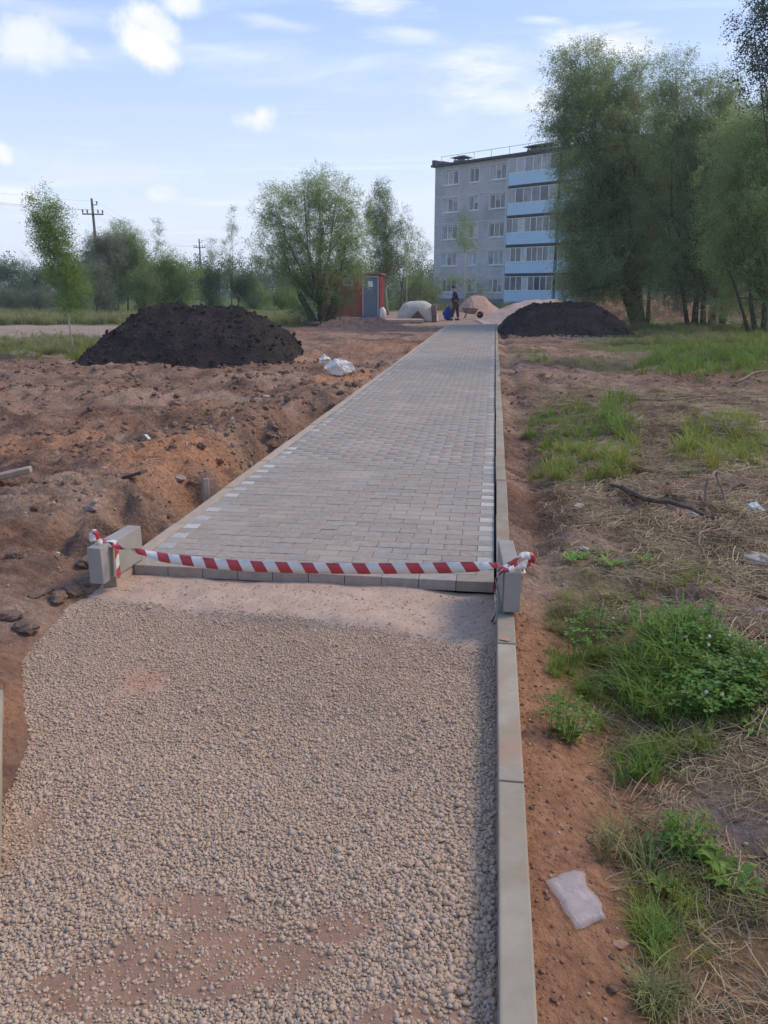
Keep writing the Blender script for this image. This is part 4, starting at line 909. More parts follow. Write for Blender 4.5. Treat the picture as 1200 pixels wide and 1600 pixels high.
for i in range(len(xs_)-1):
    for j in range(len(zs_)-1):
        x0, x1, z0, z1 = xs_[i], xs_[i+1], zs_[j], zs_[j+1]; xm = (x0+x1)/2; zm = (z0+z1)/2
        hole = any(a < xm < b for a, b in allw) and any(sill(k) < zm < sill(k)+1.38 for k in range(5))
        if hole:
            d = .22
            mb.add([(x0,0,z0),(x1,0,z0),(x1,d,z0),(x0,d,z0)], [(0,1,2,3)]); mb.add([(x0,0,z1),(x1,0,z1),(x1,d,z1),(x0,d,z1)], [(3,2,1,0)])
            mb.add([(x0,0,z0),(x0,d,z0),(x0,d,z1),(x0,0,z1)], [(0,1,2,3)]); mb.add([(x1,0,z0),(x1,d,z0),(x1,d,z1),(x1,0,z1)], [(3,2,1,0)])
            mb.add([(x0,d,z0),(x1,d,z0),(x1,d,z1),(x0,d,z1)], [(0,1,2,3)])
        else: mb.add([(x0,0,z0),(x1,0,z0),(x1,0,z1),(x0,0,z1)], [(0,1,2,3)])
mb.add([(0,0,-.3),(0,12,-.3),(0,12,BH),(0,0,BH)], [(3,2,1,0)][:1]); mb.add([(BLEN,0,-.3),(BLEN,12,-.3),(BLEN,12,BH),(BLEN,0,BH)], [(0,1,2,3)]); mb.add([(0,12,-.3),(BLEN,12,-.3),(BLEN,12,BH),(0,12,BH)], [(3,2,1,0)])
wall = mb.obj('wall', m_wall, bld)
bm_ = MB()
for k in range(1, 5): bm_.box((0.02, -.025, sill(k)-1.10), (9.6, 0, sill(k)-1.02))
bm_.box((9.40, -.03, 0), (9.62, -.001, BH-.1)); bm_.obj('joint_band', m_band, wall)
bm_ = MB(); bm_.box((0, -.06, -.3), (BLEN, -.001, .55)); bm_.obj('plinth', plain('plinth', (.17, .17, .17), .9), bld)
rf = MB(); rf.box((-.25, -.45, BH), (BLEN+.25, 12.4, BH+.22)); roof = rf.obj('roof', m_dark, bld)
pp = MB(); pp.box((-.2, 1.0, BH+.2), (.1, 11.8, BH+.75)); pp.box((-.2, -.3, BH+.2), (.12, 1.0, BH+.70)); pp.obj('parapet', m_dark, roof)
m_brk = noise_mat('vent_brick', (.16, .12, .11), (.22, .17, .15), scale=3, rough=.95, bump=0)
for (sx, w) in ((1.93, 1.2), (12.0, 2.6), (27, 2.5)):
    v = MB(); v.box((sx-w/2, 1.4, BH+.22), (sx+w/2, 2.6, BH+.72)); vo = v.obj('vent_shaft', m_brk, roof)
    cp = MB()
    for dx in (-w/2+.1, w/2-.1):
        for dy in (1.5, 2.5): cp.box((sx+dx-.05, dy-.05, BH+.72), (sx+dx+.05, dy+.05, BH+.95))
    cp.add([(sx-w/2-.35, 1.1, BH+.95), (sx+w/2+.35, 1.1, BH+.95), (sx+w/2+.35, 2.9, BH+.95), (sx-w/2-.35, 2.9, BH+.95), (sx-w/2+.25, 2.0, BH+1.22), (sx+w/2-.25, 2.0, BH+1.22)], [(3,2,1,0),(0,1,5,4),(2,3,4,5),(1,2,5),(3,0,4)])
    cp.obj('vent_cap', m_dark, roof)
rl = MB()
for i in range(14): rl.tube([(1+i*2.2, -.2, BH+.2), (1+i*2.2, -.2, BH+.95)], .025, 4)
rl.tube([(1, -.2, BH+.92), (30, -.2, BH+.92)], .02, 4); rl.obj('railing', plain('rail_grey', (.2, .2, .21), .6), roof)
def window_unit(x0, x1, z0, z1, y, npan, parent, curt=.5, seed=0, name='window'):
    r = random.Random(seed); f = MB(); t = .075 if x1-x0 > .6 else .05
    f.box((x0, y-.05, z0), (x1, y+.02, z0+t)); f.box((x0, y-.05, z1-t), (x1, y+.02, z1))
    ws = np.linspace(x0, x1, npan+1)
    for i, xx in enumerate(ws):
        a = xx if i == 0 else xx-t/2; b = xx+t if i == 0 else xx+t/2
        if i == npan: a, b = xx-t, xx
        f.box((a, y-.05, z0+t), (b, y+.02, z1-t))
    fo = f.obj(name, m_frame, parent)
    for i in range(npan):
        a, b = ws[i]+t/2, ws[i+1]-t/2
        g = MB(); g.add([(a, y+.003, z0+t), (b, y+.003, z0+t), (b, y+.003, z1-t), (a, y+.003, z1-t)], [(0,1,2,3)]); g.obj('pane', m_curt if r.random() < curt*.4 else m_glass, fo)
        if r.random() < .35:
            zc_ = z1-t-(z1-z0)*r.uniform(.2, .45); g = MB(); g.add([(a, y+.0015, zc_), (b, y+.0015, zc_), (b, y+.0015, z1-t), (a, y+.0015, z1-t)], [(0,1,2,3)]); g.obj('blind', m_curt, fo)
    return fo
for wi, (a, b) in enumerate(allw):
    for k in range(5):
        z0 = sill(k); n = 3 if b-a > 1.6 else (2 if b-a > .8 else 1)
        fo = window_unit(a+.02, b-.02, z0+.02, z0+1.36, .13, n, bld, .6, wi*7+k)
        s = MB(); s.box((a-.06, -.07, z0-.06), (b+.06, -.002, z0-.005)); s.obj('sill', m_frame, fo)
        if wi < 3: 
            s = MB(); s.box((a-.14, -.012, z0+.0), (a-.005, -.001, z0+1.45)); s.box((b+.005, -.012, z0), (b+.14, -.001, z0+1.45)); s.box((a-.14, -.012, z0+1.455), (b+.14, -.001, z0+1.56)); s.obj('surround', m_band, fo)
for bi, (a, b) in enumerate(balc):
    for k in range(5):
        z0 = .30+ST*k; pr = 1.05; n = [8, 9, 8, 6, 6][k]+(0 if bi == 0 else -1)
        s = MB(); s.box((a, -pr, z0-.18), (b, -.001, z0-.02)); bo = s.obj('balcony', m_dark if k else m_band, bld)
        s = MB(); s.box((a, -pr-.03, z0), (b, -pr+.02, z0+1.06)); s.box((b-.05, -pr+.02, z0), (b, -.001, z0+1.06)); s.box((a, -pr+.02, z0), (a+.05, -.001, z0+1.06)); s.obj('parapet', m_blue, bo)
        f = MB(); ws = np.linspace(a, b, n+1); t = .07; za, zb = z0+1.06, z0+2.44; y = -pr
        f.box((a, y-.05, za), (b, y+.02, za+t)); f.box((a, y-.05, zb-t), (b, y+.02, zb))
        for xx in ws: f.box((max(a, xx-t/2), y-.05, za+t), (min(b, xx+t/2), y+.02, zb-t))
        for xx in (a, b-t): f.box((xx, y+.02, za), (xx+t, -.01, za+t)); f.box((xx, y+.02, zb-t), (xx+t, -.01, zb))
        f.obj('glazing_frame', m_frame, bo)
        r = random.Random(bi*9+k)
        for i in range(n):
            g = MB(); g.add([(ws[i]+t/2, y+.003, za+t), (ws[i+1]-t/2, y+.003, za+t), (ws[i+1]-t/2, y+.003, zb-t), (ws[i]+t/2, y+.003, zb-t)], [(0,1,2,3)]); g.obj('pane', m_curt if r.random() < .3 else m_glass, bo)
        g = MB(); g.add([(b-.03, y+.02, za+t), (b-.03, -.01, za+t), (b-.03, -.01, zb-t), (b-.03, y+.02, zb-t)], [(0,1,2,3)]); g.obj('pane', m_glass, bo)
        s = MB(); s.box((a, -pr-.08, zb+.001), (b, -.001, zb+.07)); s.obj('canopy', m_dark, bo)

# ------------------------------------------------------------------ red cabin, people, builders' things
m_red = noise_mat('red_paint', (.27, .055, .04), (.36, .085, .06), scale=1.5, rough=.75, bump=0)
cb = P(593, 497, 43.5); cab = empty('red_cabin', (cb[0], cb[1], 0), 'red metal site cabin with a grey door left of the path', 'cabin'); cab.rotation_euler = (0, 0, YAW-R(6))
s = MB(); s.box((-3.4, 0, .05), (0, 2.3, 2.25)); body = s.obj('body', m_red, cab)
s = MB()
for i in range(23): s.box((-3.4+i*.15, -.022, .1), (-3.4+i*.15+.07, -.001, 2.2))
for i in range(15): s.box((.001, .05+i*.15, .1), (.022, .12+i*.15, 2.2))
tag(s.obj('cladding_rib', m_red, body), kind='stuff')
s = MB(); s.box((-3.5, -.1, 2.25), (.1, 2.4, 2.33)); s.obj('roof', plain('cabin_roof', (.22, .12, .10), .8), cab)
s = MB(); s.box((-.92, -.06, .12), (-.86, -.024, 2.12)); s.box((-.10, -.06, .12), (-.04, -.024, 2.12)); s.box((-.92, -.06, 2.12), (-.04, -.024, 2.19)); fr_ = s.obj('door_frame', plain('frame_pale', (.40, .38, .36), .7), cab)
s = MB(); s.box((-.855, -.055, .12), (-.105, -.024, 2.115)); door = s.obj('door', plain('door_grey', (.13, .17, .19), .6), cab)
s = MB(); s.box((-.62, -.060, 1.62), (-.36, -.056, 1.92)); s.obj('notice', plain('paper', (.75, .75, .75), .8), door)
s = MB(); s.box((-.18, -.09, 1.0), (-.15, -.056, 1.14)); s.obj('handle', plain('handle', (.1, .1, .1), .4), door)
s = MB(); s.box((-1.95, -.06, 1.70), (-1.88, -.024, 2.10)); s.box((-1.50, -.06, 1.70), (-1.43, -.024, 2.10)); s.box((-1.88, -.06, 2.03), (-1.50, -.024, 2.10)); s.box((-1.88, -.06, 1.70), (-1.50, -.024, 1.76)); wf = s.obj('window', plain('frame_pale2', (.38, .33, .30), .7), cab)
s = MB(); s.box((-1.88, -.04, 1.76), (-1.50, -.03, 2.03)); s.obj('pane', m_glass, wf)
s = MB(); s.box((-1.0, -.35, .0), (.05, -.08, .11)); s.obj('step', plain('blue_step', (.06, .10, .30), .6), cab)
# white canister by the door
cw = P(598, 499, 42.6); s = MB(); s.tube([(0, 0, 0), (0, 0, .5), (0, 0, .56), (0, 0, .62)], [.16, .16, .09, .07], 10); tag(s.obj('canister', plain('white_plastic', (.66, .66, .64), .5), loc=(cw[0], cw[1], -.03)), 'white canister standing beside the grey cabin door', 'canister')
# concrete slabs before the cabin
for i, (px, py, w, lab) in enumerate([(560, 503, 2.0, 'pale concrete slab lying below the cabin door'), (625, 503, 2.2, 'pale concrete slab lying before the covered pile'), (508, 510, 1.6, 'broken pale slab under the left willow')]):
    c = P(px, py-3, 38.5 if i < 2 else 36); s = MB(); s.box((-w/2, -.5, 0), (w/2, .5, .13)); o = tag(s.obj('concrete_slab', m_sandp, loc=(c[0], c[1], .0), bevel=.02), lab, 'slab'); o.rotation_euler = (0, 0, YAW+.1*i)
# tarpaulin-covered pile
ct = P(652, 498, 40.5); tp_ = empty('covered_pile', (ct[0], ct[1], 0), 'pile covered with a beige tarpaulin left of the path end', 'pile')
bm = bmesh.new(); bmesh.ops.create_uvsphere(bm, u_segments=40, v_segments=24, radius=1)
for v in bm.verts:
    d = v.co.copy(); e = .62
    v.co = Vector((math.copysign(abs(d.x)**e, d.x)*.86, math.copysign(abs(d.y)**e, d.y)*.8, max(-.05, math.copysign(abs(d.z)**e, d.z)*.93)))
    v.co.x *= 1+.20*(1-v.co.z) ; nn = float(fbm(np.array(v.co.x*3+math.atan2(d.y, d.x)*3), np.array(v.co.z*1.2+v.co.y*2), 801, 3))-.5
    v.co.x += nn*.16*(1-v.co.z*.5); v.co.y += nn*.2; v.co.z += nn*.12 if v.co.z > .05 else 0
me = bpy.data.meshes.new('tarpaulin'); bm.to_mesh(me); bm.free(); me.polygons.foreach_set('use_smooth', [True]*len(me.polygons))
link('tarpaulin', me, noise_mat('tarp', (.42, .37, .31), (.56, .51, .44), scale=2, rough=.8, bump=.5, bscale=5, dist=.05), tp_)
s = MB(); s.add([(-.35, -1.02, .02), (.5, -1.02, .02), (.1, -.93, .5)], [(0, 1, 2)]); s.add([(-.35, -.7, .02), (.5, -.7, .02), (.1, -.7, .5)], [(2, 1, 0)]); s.add([(-.35,-1.02,.02),(.1,-.93,.5),(.1,-.7,.5),(-.35,-.7,.02)], [(0,1,2,3)]); s.add([(.5,-1.02,.02),(.1,-.93,.5),(.1,-.7,.5),(.5,-.7,.02)], [(3,2,1,0)]); s.obj('dark_opening', plain('rusty_brown', (.13, .07, .045), .9), tp_)
cg = P(678, 500, 39.8); s = MB(); s.tube([(0, 0, 0), (.0, 0, .75), (.02, 0, .8)], [.14, .15, .13], 8); tag(s.obj('barrel', noise_mat('rust_grey', (.15, .12, .10), (.25, .20, .17), scale=5, bump=0), loc=(cg[0], cg[1], -.03)), 'narrow grey barrel standing right of the covered pile', 'barrel')

# person in dark clothes, standing turned to the left and leaning a little over a blue sack
def skin_mesh(name, verts, edges, rad, mat, parent, sub=2):
    me = bpy.data.meshes.new(name); me.from_pydata(verts, edges, []); me.update()
    o = link(name, me, mat, parent); md = o.modifiers.new('skin', 'SKIN'); md.use_smooth_shade = True
    for i, r_ in enumerate(rad):
        sv = me.skin_vertices[0].data[i]; sv.radius = (r_, r_) if not isinstance(r_, tuple) else r_; sv.use_root = i == 0
    o.modifiers.new('sub', 'SUBSURF').levels = sub; o.modifiers['sub'].render_levels = sub
    return o
cp_ = P(712, 499, 41.5); per = empty('person', (cp_[0], cp_[1], float(height(cp_[0], cp_[1]))), 'person in a dark jacket standing at the far end of the paving', 'person'); per.rotation_euler = (0, 0, YAW)
m_skin = plain('skin', (.45, .27, .20), .6); m_navy = noise_mat('navy_cloth', (.016, .018, .035), (.03, .034, .06), scale=6, bump=0); m_trous = noise_mat('dark_trousers', (.055, .035, .035), (.08, .055, .05), scale=6, bump=0)
m_bluec = noise_mat('blue_cloth', (.02, .045, .22), (.035, .07, .32), scale=5, bump=0)
bv = [(0,0,.90),(-.02,0,1.12),(-.07,0,1.34),(-.10,0,1.42),(-.13,-.01,1.50),(-.16,-.02,1.60),
      (-.085,-.19,1.35),(-.13,-.22,1.10),(-.26,-.16,.92),(-.30,-.15,.85), (-.085,.19,1.35),(-.12,.23,1.10),(-.24,.2,.90),(-.28,.19,.83),
      (-.06,-.10,.86),(-.14,-.12,.48),(-.22,-.12,.09),(-.36,-.13,.04), (.05,.10,.86),(.09,.12,.48),(.14,.12,.09),(.0,.13,.04)]
be = [(0,1),(1,2),(2,3),(3,4),(4,5),(2,6),(6,7),(7,8),(8,9),(2,10),(10,11),(11,12),(12,13),(0,14),(14,15),(15,16),(16,17),(0,18),(18,19),(19,20),(20,21)]
br = [.125,.12,.13,.06,.075,.085,.06,.045,.035,.03,.06,.045,.035,.03,.085,.06,.045,.04,.085,.06,.045,.04]
skin_mesh('body', bv, be, br, m_skin, per)
skin_mesh('jacket', [(.01,0,.86),(-.02,0,1.12),(-.07,0,1.34),(-.10,0,1.43),(-.085,-.20,1.36),(-.135,-.235,1.10),(-.25,-.17,.94),(-.085,.20,1.36),(-.125,.245,1.10),(-.23,.21,.92)], [(0,1),(1,2),(2,3),(2,4),(4,5),(5,6),(2,7),(7,8),(8,9)], [.17,.165,.175,.08,.085,.07,.055,.085,.07,.055], m_navy, per)
skin_mesh('trousers', [(0,0,.93),(-.06,-.10,.84),(-.14,-.12,.48),(-.215,-.12,.13),(.05,.10,.84),(.09,.12,.48),(.135,.12,.13)], [(0,1),(1,2),(2,3),(0,4),(4,5),(5,6)], [.15,.115,.085,.075,.115,.085,.075], m_trous, per)
bm = bmesh.new(); bmesh.ops.create_icosphere(bm, subdivisions=3, radius=.118)
for v in bm.verts: v.co = Vector((v.co.x*1.02-.150, v.co.y*.92-.02, max(v.co.z, -.01)*1.05+1.625))
me = bpy.data.meshes.new('hair'); bm.to_mesh(me); bm.free(); link('hair', me, plain('hair_dark', (.02, .016, .014), .8), per)
for sy in (-.14, .12):
    s = MB(); s.box((-.40 if sy < 0 else -.03, sy-.05, 0), (-.15 if sy < 0 else .20, sy+.05, .09)); s.obj('boot', plain('boot', (.02, .018, .016), .8), per, bevel=.02)
cbg = P(700, 499, 41.6); o = crumple('blue_sack', 'upright bright blue sack at the feet of the dark clothed person', 'sack', 700, 499, .60, .45, 1.1, m_bluec, 14); o.location = (cbg[0], cbg[1], .27)
# wheelbarrow
cwb = P(734, 495, 43.5); wb = empty('wheelbarrow', (cwb[0], cwb[1], 0), 'small rusty wheelbarrow behind the person at the sand', 'wheelbarrow'); wb.rotation_euler = (0, 0, YAW)
m_rust = noise_mat('rust', (.20, .12, .10), (.34, .22, .18), scale=5, bump=0)
s = MB(); s.add([(-.28,-.2,.28),(.28,-.2,.25),(.28,.2,.25),(-.28,.2,.28),(-.45,-.3,.55),(.45,-.3,.5),(.45,.3,.5),(-.45,.3,.55),(-.25,-.17,.31),(.25,-.17,.28),(.25,.17,.28),(-.25,.17,.31),(-.42,-.27,.55),(.42,-.27,.5),(.42,.27,.5),(-.42,.27,.55)],
    [(3,2,1,0),(0,1,5,4),(1,2,6,5),(2,3,7,6),(3,0,4,7),(8,9,10,11),(12,13,9,8),(13,14,10,9),(14,15,11,10),(15,12,8,11),(4,5,13,12),(5,6,14,13),(6,7,15,14),(7,4,12,15)]); s.obj('tray', m_rust, wb)
s = MB()
for sy in (-.2, .2): s.tube([(.55, sy*.3, .18), (-.2, sy, .27), (-.85, sy*1.3, .5)], .02, 5); s.tube([(-.2, sy, .27), (-.28, sy, 0)], .02, 5)
s.obj('frame', m_rust, wb)
s = MB(); s.tube([(.55, -.04, .18), (.55, .04, .18)], .18, 14); s.obj('wheel', plain('rubber', (.02, .02, .02), .9), wb)

# ------------------------------------------------------------------ utility poles and wires
m_pole = noise_mat('pole_wood', (.10, .085, .08), (.17, .15, .135), scale=4, bump=0); m_ins = plain('insulator', (.12, .11, .11), .3)
def pole(px, pytop, D, label):
    t = P(px, pytop, D); base = (t[0], t[1], -.1); H = t[2]+.1
    p = empty('utility_pole', base, label, 'utility pole', 'utility poles beyond the bushes'); p.rotation_euler = (0, 0, YAW+R(12))
    s = MB(); s.tube([(0, 0, 0), (0, 0, H*.5), (0, 0, H)], [.13, .115, .08], 8); s.obj('post', m_pole, p)
    s = MB(); s.box((-.75, -.15, H-1.15), (.75, -.06, H-1.06)); s.obj('crossarm', m_pole, p)
    for dx, dz in ((-.7, 0), (-.38, 0), (.38, 0), (.7, 0)):
        s = MB(); s.tube([(dx, -.11, H-1.06), (dx, -.11, H-.95), (dx, -.11, H-.80)], [.02, .06, .05], 7); s.obj('insulator', m_ins, p)
    s = MB(); s.tube([(.0, -.1, H-.45), (.35, -.1, H-.45), (.35, -.1, H-.2)], [.03, .04, .08], 6); s.obj('insulator', m_ins, p)
    return t
t1 = pole(143, 310, 62, 'utility pole tallest in view rising over the left bushes')
t2 = pole(311, 373, 108, 'utility pole of middle size between the two leafy tops')
t3 = pole(393, 411, 170, 'smallest farthest utility pole beside the big willow')
m_wire = plain('wire', (.05, .05, .055), .6)
prev = P(-420, 215, 40)
rtv = Vector(tuple(RT))
for i, (dx, dz) in enumerate(((-.7, -.8), (-.38, -.8), (.38, -.8), (.7, -.8), (.35, -.2))):
    for (a, b, sg, wl) in ((prev, t1, .5, 'running left out of the picture from the tallest pole'), (t1, t2, 1.0, 'strung between the tallest and the middle pole'), (t2, t3, 1.2, 'strung between the middle and the farthest pole')):
        A = Vector(tuple(a))+rtv*dx+Vector((0, 0, dz)); B = Vector(tuple(b))+rtv*dx+Vector((0, 0, dz)); pts = []
        for k in range(13): q = k/12; p = A.lerp(B, q); p.z -= sg*4*q*(1-q); pts.append(p-A)
        s = MB(); s.tube(pts, .0045, 3, False); tag(s.obj('overhead_wire', m_wire, loc=A), ('top' if i == 4 else ('outer left', 'inner left', 'inner right', 'outer right')[i])+' overhead wire '+wl, 'wire', 'overhead wires of the power line')

# ------------------------------------------------------------------ trees
def twig_mesh(k, nl, ln, lw, ll, cone, droop):
    """a spray: thin stems with leaves all along"""
    r = random.Random(k); vs = []; fs = []
    for i in range(nl):
        t = r.random(); a = r.uniform(0, 6.283); rad = cone*(.25+t)*ln*r.random()
        p = Vector((t*ln*.9, rad*math.cos(a), rad*math.sin(a)-droop*ln*t*t))
        d = Vector((r.uniform(.0, 1), r.uniform(-1, 1), r.uniform(-1, .6)-droop)).normalized(); w = d.cross(Vector((r.uniform(-1, 1), r.uniform(-1, 1), r.uniform(-1, 1)))).normalized()
        l = ll*r.uniform(.7, 1.25); ww = lw*r.uniform(.7, 1.2)/2; b = len(vs)
        vs += [p, p+d*l*.45+w*ww, p+d*l, p+d*l*.45-w*ww]; fs.append((b, b+1, b+2, b+3))
    me = bpy.data.meshes.new('spray'); me.from_pydata([tuple(v) for v in vs], [], fs); me.update(); return me
def spray_np(k, nl, ln, lw, ll, cone, droop):
    me = twig_mesh(k, nl, ln, lw, ll, cone, droop); co = np.empty(len(me.vertices)*3, np.float32); me.vertices.foreach_get('co', co); co = co.reshape(-1, 4, 3)
    return np.stack([co[:, 0]*.6+co[:, 3]*.4, co[:, 1], co[:, 2]], 1)          # one triangle per leaf
SPN = {'willow': [spray_np(k, 34, 1, .075, .20, .45, .25) for k in range(4)], 'birch': [spray_np(20+k, 26, 1, .125, .14, .55, .10) for k in range(4)], 'poplar': [spray_np(40+k, 28, 1, .16, .16, .5, .05) for k in range(4)]}
def leaf_crown(pts, rot, s, sp, mat, parent, origin, tn):
    n = len(pts); vid = rng.integers(0, 4, n); Vs = []; Ts = []
    cx, sx = np.cos(rot[:, 0]), np.sin(rot[:, 0]); cy, sy = np.cos(rot[:, 1]), np.sin(rot[:, 1]); cz, sz = np.cos(rot[:, 2]), np.sin(rot[:, 2])
    M = np.stack([np.stack([cz*cy, cz*sy*sx-sz*cx, cz*sy*cx+sz*sx], -1), np.stack([sz*cy, sz*sy*sx+cz*cx, sz*sy*cx-cz*sx], -1), np.stack([-sy, cy*sx, cy*cx], -1)], 1)*s[:, None, None]
    for v in range(4):
        k = vid == v; L3 = SPN[sp][v].reshape(-1, 3)
        W = np.einsum('nij,lj->nli', M[k], L3)+(pts[k]-np.asarray(origin))[:, None, :]
        Vs.append(W.reshape(-1, 3)); m = k.sum(); nl = len(SPN[sp][v])
        t = np.zeros((m, nl, 3, 3), np.float32); t[..., 0] = tn[k][:, None, None]; t[..., 1] = rng.random((m, nl))[..., None]; Ts.append(t.reshape(-1, 3))
    V = np.concatenate(Vs); T = np.concatenate(Ts)
    me = bpy.data.meshes.new('crown'); me.vertices.add(len(V)); me.vertices.foreach_set('co', V.astype(np.float32).ravel()); nf = len(V)//3
    me.loops.add(len(V)); me.loops.foreach_set('vertex_index', np.arange(len(V), dtype=np.int32)); me.polygons.add(nf); me.polygons.foreach_set('loop_start', np.arange(nf, dtype=np.int32)*3); me.polygons.foreach_set('loop_total', np.full(nf, 3, np.int32)); me.update(calc_edges=True)
    a = me.attributes.new('tint', 'FLOAT_VECTOR', 'POINT'); a.data.foreach_set('vector', T.ravel())
    return link('crown', me, mat, parent)
SPR = {'willow': [src(twig_mesh(k, 46, 1, .05, .17, .45, .25)) for k in range(4)],
       'birch': [src(twig_mesh(20+k, 34, 1, .085, .11, .55, .10)) for k in range(4)],
       'poplar': [src(twig_mesh(40+k, 30, 1, .12, .14, .5, .05)) for k in range(4)]}
m_bark = noise_mat('bark', (.07, .055, .045), (.13, .10, .08), scale=6, rough=.95, bump=.6, bscale=20, dist=.03)
m_barkp = noise_mat('bark_pale', (.30, .28, .22), (.45, .42, .35), scale=4, rough=.8, bump=.2, bscale=20, dist=.02)
LEAF = {'willow': leaf_mat('willow_leaf', (.25, .31, .135), .40, .025, .50, True), 'willow_pale': leaf_mat('willow_leaf_pale', (.275, .345, .135), .35, .02, .50, True), 'birch': leaf_mat('birch_leaf', (.20, .285, .075), .35, .02, .5, True),
        'birch_dull': leaf_mat('birch_leaf_dull', (.185, .24, .085), .35, .02, .5, True), 'dark': leaf_mat('dark_leaf', (.10, .16, .07), .35, .02, .42, True), 'grey': leaf_mat('grey_leaf', (.20, .215, .13), .3, .02, .25, True), 'poplar': leaf_mat('poplar_leaf', (.06, .09, .05), .4, .02, .2, True)}
m_far = leaf_mat('far_leaf', (.055, .09, .05), .3, .02, .25)
def tree(name, label, D, base, blobs, leaf, spray, dens=1.0, size=.45, trunk_r=.1, bark=None, group=None, seed=0, fork=.35, clump=.30, thick=1.0, up=.0, cat='tree', bare=0, dzr=.5, base2=None):
    """base: (px, py) of the foot; blobs: (px, py, rx, ry[, dz]) leaf masses, sized in photograph pixels at distance D"""
    r = np.random.default_rng(seed+1000); rp = random.Random(seed)
    b = P(base[0], base[1], D); gb = float(height(b[0], b[1])) if abs(b[0]) < 2000 else 0
    b[2] = gb-.08
    t = empty(name, b, label, cat, group)
    sc = D/FPX; mb = MB(); pts = []; dirs = []; tn = []
    centers = []
    for bl in blobs:
        px, py, rx, ry = bl[:4]; dz = bl[4] if len(bl) > 4 else rp.uniform(-dzr, dzr)*rx*sc
        c = P(px, py, D+dz); R3 = np.array([rx*sc, rx*sc*thick, ry*sc]); centers.append((c, R3))
    top = max(c[2] for c, _ in centers)
    # trunk: from the foot toward the mean of the crown
    cm = sum(c for c, _ in centers)/len(centers)
    fz = b[2]+(cm[2]-b[2])*fork; fk = b+(cm-b)*fork*.9; fk[2] = fz
    fk = fk+np.array([rp.uniform(-.1, .1)*trunk_r*4, 0, 0])
    mid = (b+fk)/2+np.array([rp.uniform(-1, 1), rp.uniform(-1, 1), 0])*trunk_r*.6
    mb.tube([b-b, mid-b, fk-b], [trunk_r*1.15, trunk_r*.9, trunk_r*.75], 7)
    for (c, R3) in centers:
        vol = (R3[0]*R3[1]*R3[2])**(1/3.0)
        R3 = R3*.9; ns = max(4, int(dens*26*(R3[0]*R3[2])/(clump*clump)*.17)); nt_w = 8
        # limb
        m = fk*.5+c*.5+np.array([0, 0, rp.uniform(-.05, .1)*np.linalg.norm(c-fk)])+r.normal(0, .06, 3)*np.linalg.norm(c-fk)
        lr = max(.012, trunk_r*.45*min(1, R3[0]/1.0)); mb.tube([fk-b, m-b, c-b], [lr, lr*.7, lr*.35], 5)
        d = r.normal(0, 1, (ns, 3)); d /= np.linalg.norm(d, axis=1)[:, None]; q = r.random(ns)**(.42)
        wob = .78+.5*fbm(np.arctan2(d[:, 1], d[:, 0])*1.3+seed, d[:, 2]*2.2, seed, 3)
        sub = c+d*(q*wob)[:, None]*R3
        for k in range(min(ns, 12)):
            e = sub[k]; q_ = r.uniform(.25, 1.0); st_ = m+(c-m)*q_ if r.random() < .7 else fk+(m-fk)*r.uniform(.5, 1); mm_ = st_*.5+e*.5+r.normal(0, .10, 3)*vol; mb.tube([st_-b, mm_-b, e-b], [lr*.26, lr*.17, lr*.07], 3, False)
        pp_ = np.repeat(sub, nt_w, 0)+r.normal(0, clump*.50, (ns*nt_w, 3)); dd = pp_-c+r.normal(0, .5, pp_.shape)*vol; dd[:, 2] += up*vol
        pts.append(pp_); dirs.append(dd); tn.append(np.clip(np.repeat(r.random(ns), nt_w)+r.normal(0, .12, ns*nt_w), 0, 1))
    pts = np.concatenate(pts); dirs = np.concatenate(dirs); tn = np.concatenate(tn)
    # some sprays along the limbs for inner density
    k = pts[:, 2] > gb+.15; pts = pts[k]; dirs = dirs[k]; tn = tn[k]
    ln = np.linalg.norm(dirs, axis=1)+1e-6; ry_ = -np.arcsin(np.clip(dirs[:, 2]/ln, -1, 1)); rz_ = np.arctan2(dirs[:, 1], dirs[:, 0])
    rot = np.stack([r.uniform(-1.0, 1.0, len(pts)), ry_, rz_], 1); s = size*(.6+.7*r.random(len(pts)))
    tr = mb.obj('trunk', bark or m_bark, t)
    leaf_crown(pts, rot, s, spray, LEAF[leaf], t, b, tn)
    return t
def extra_trunks(t, D, feet, tips, r0, bark=None):
    b = np.array(t.location)
    for (fx, fy), (tx, ty) in zip(feet, tips):
        a = P(fx, fy, D); a[2] = -.12; e = P(tx, ty, D+random.uniform(-.4, .4)); q1 = a*.72+e*.28+np.array([random.uniform(-.22, .22), random.uniform(-.2, .2), 0]); m = a*.42+e*.58+np.array([random.uniform(-.25, .25), random.uniform(-.2, .2), 0]); s = MB(); f_ = random.uniform(.65, 1.15); s.tube([a-b, q1-b, m-b, e-b], [r0*1.25*f_, r0*.85*f_, r0*.65*f_, r0*.3*f_], 7); s.obj('trunk', bark or m_bark, t)

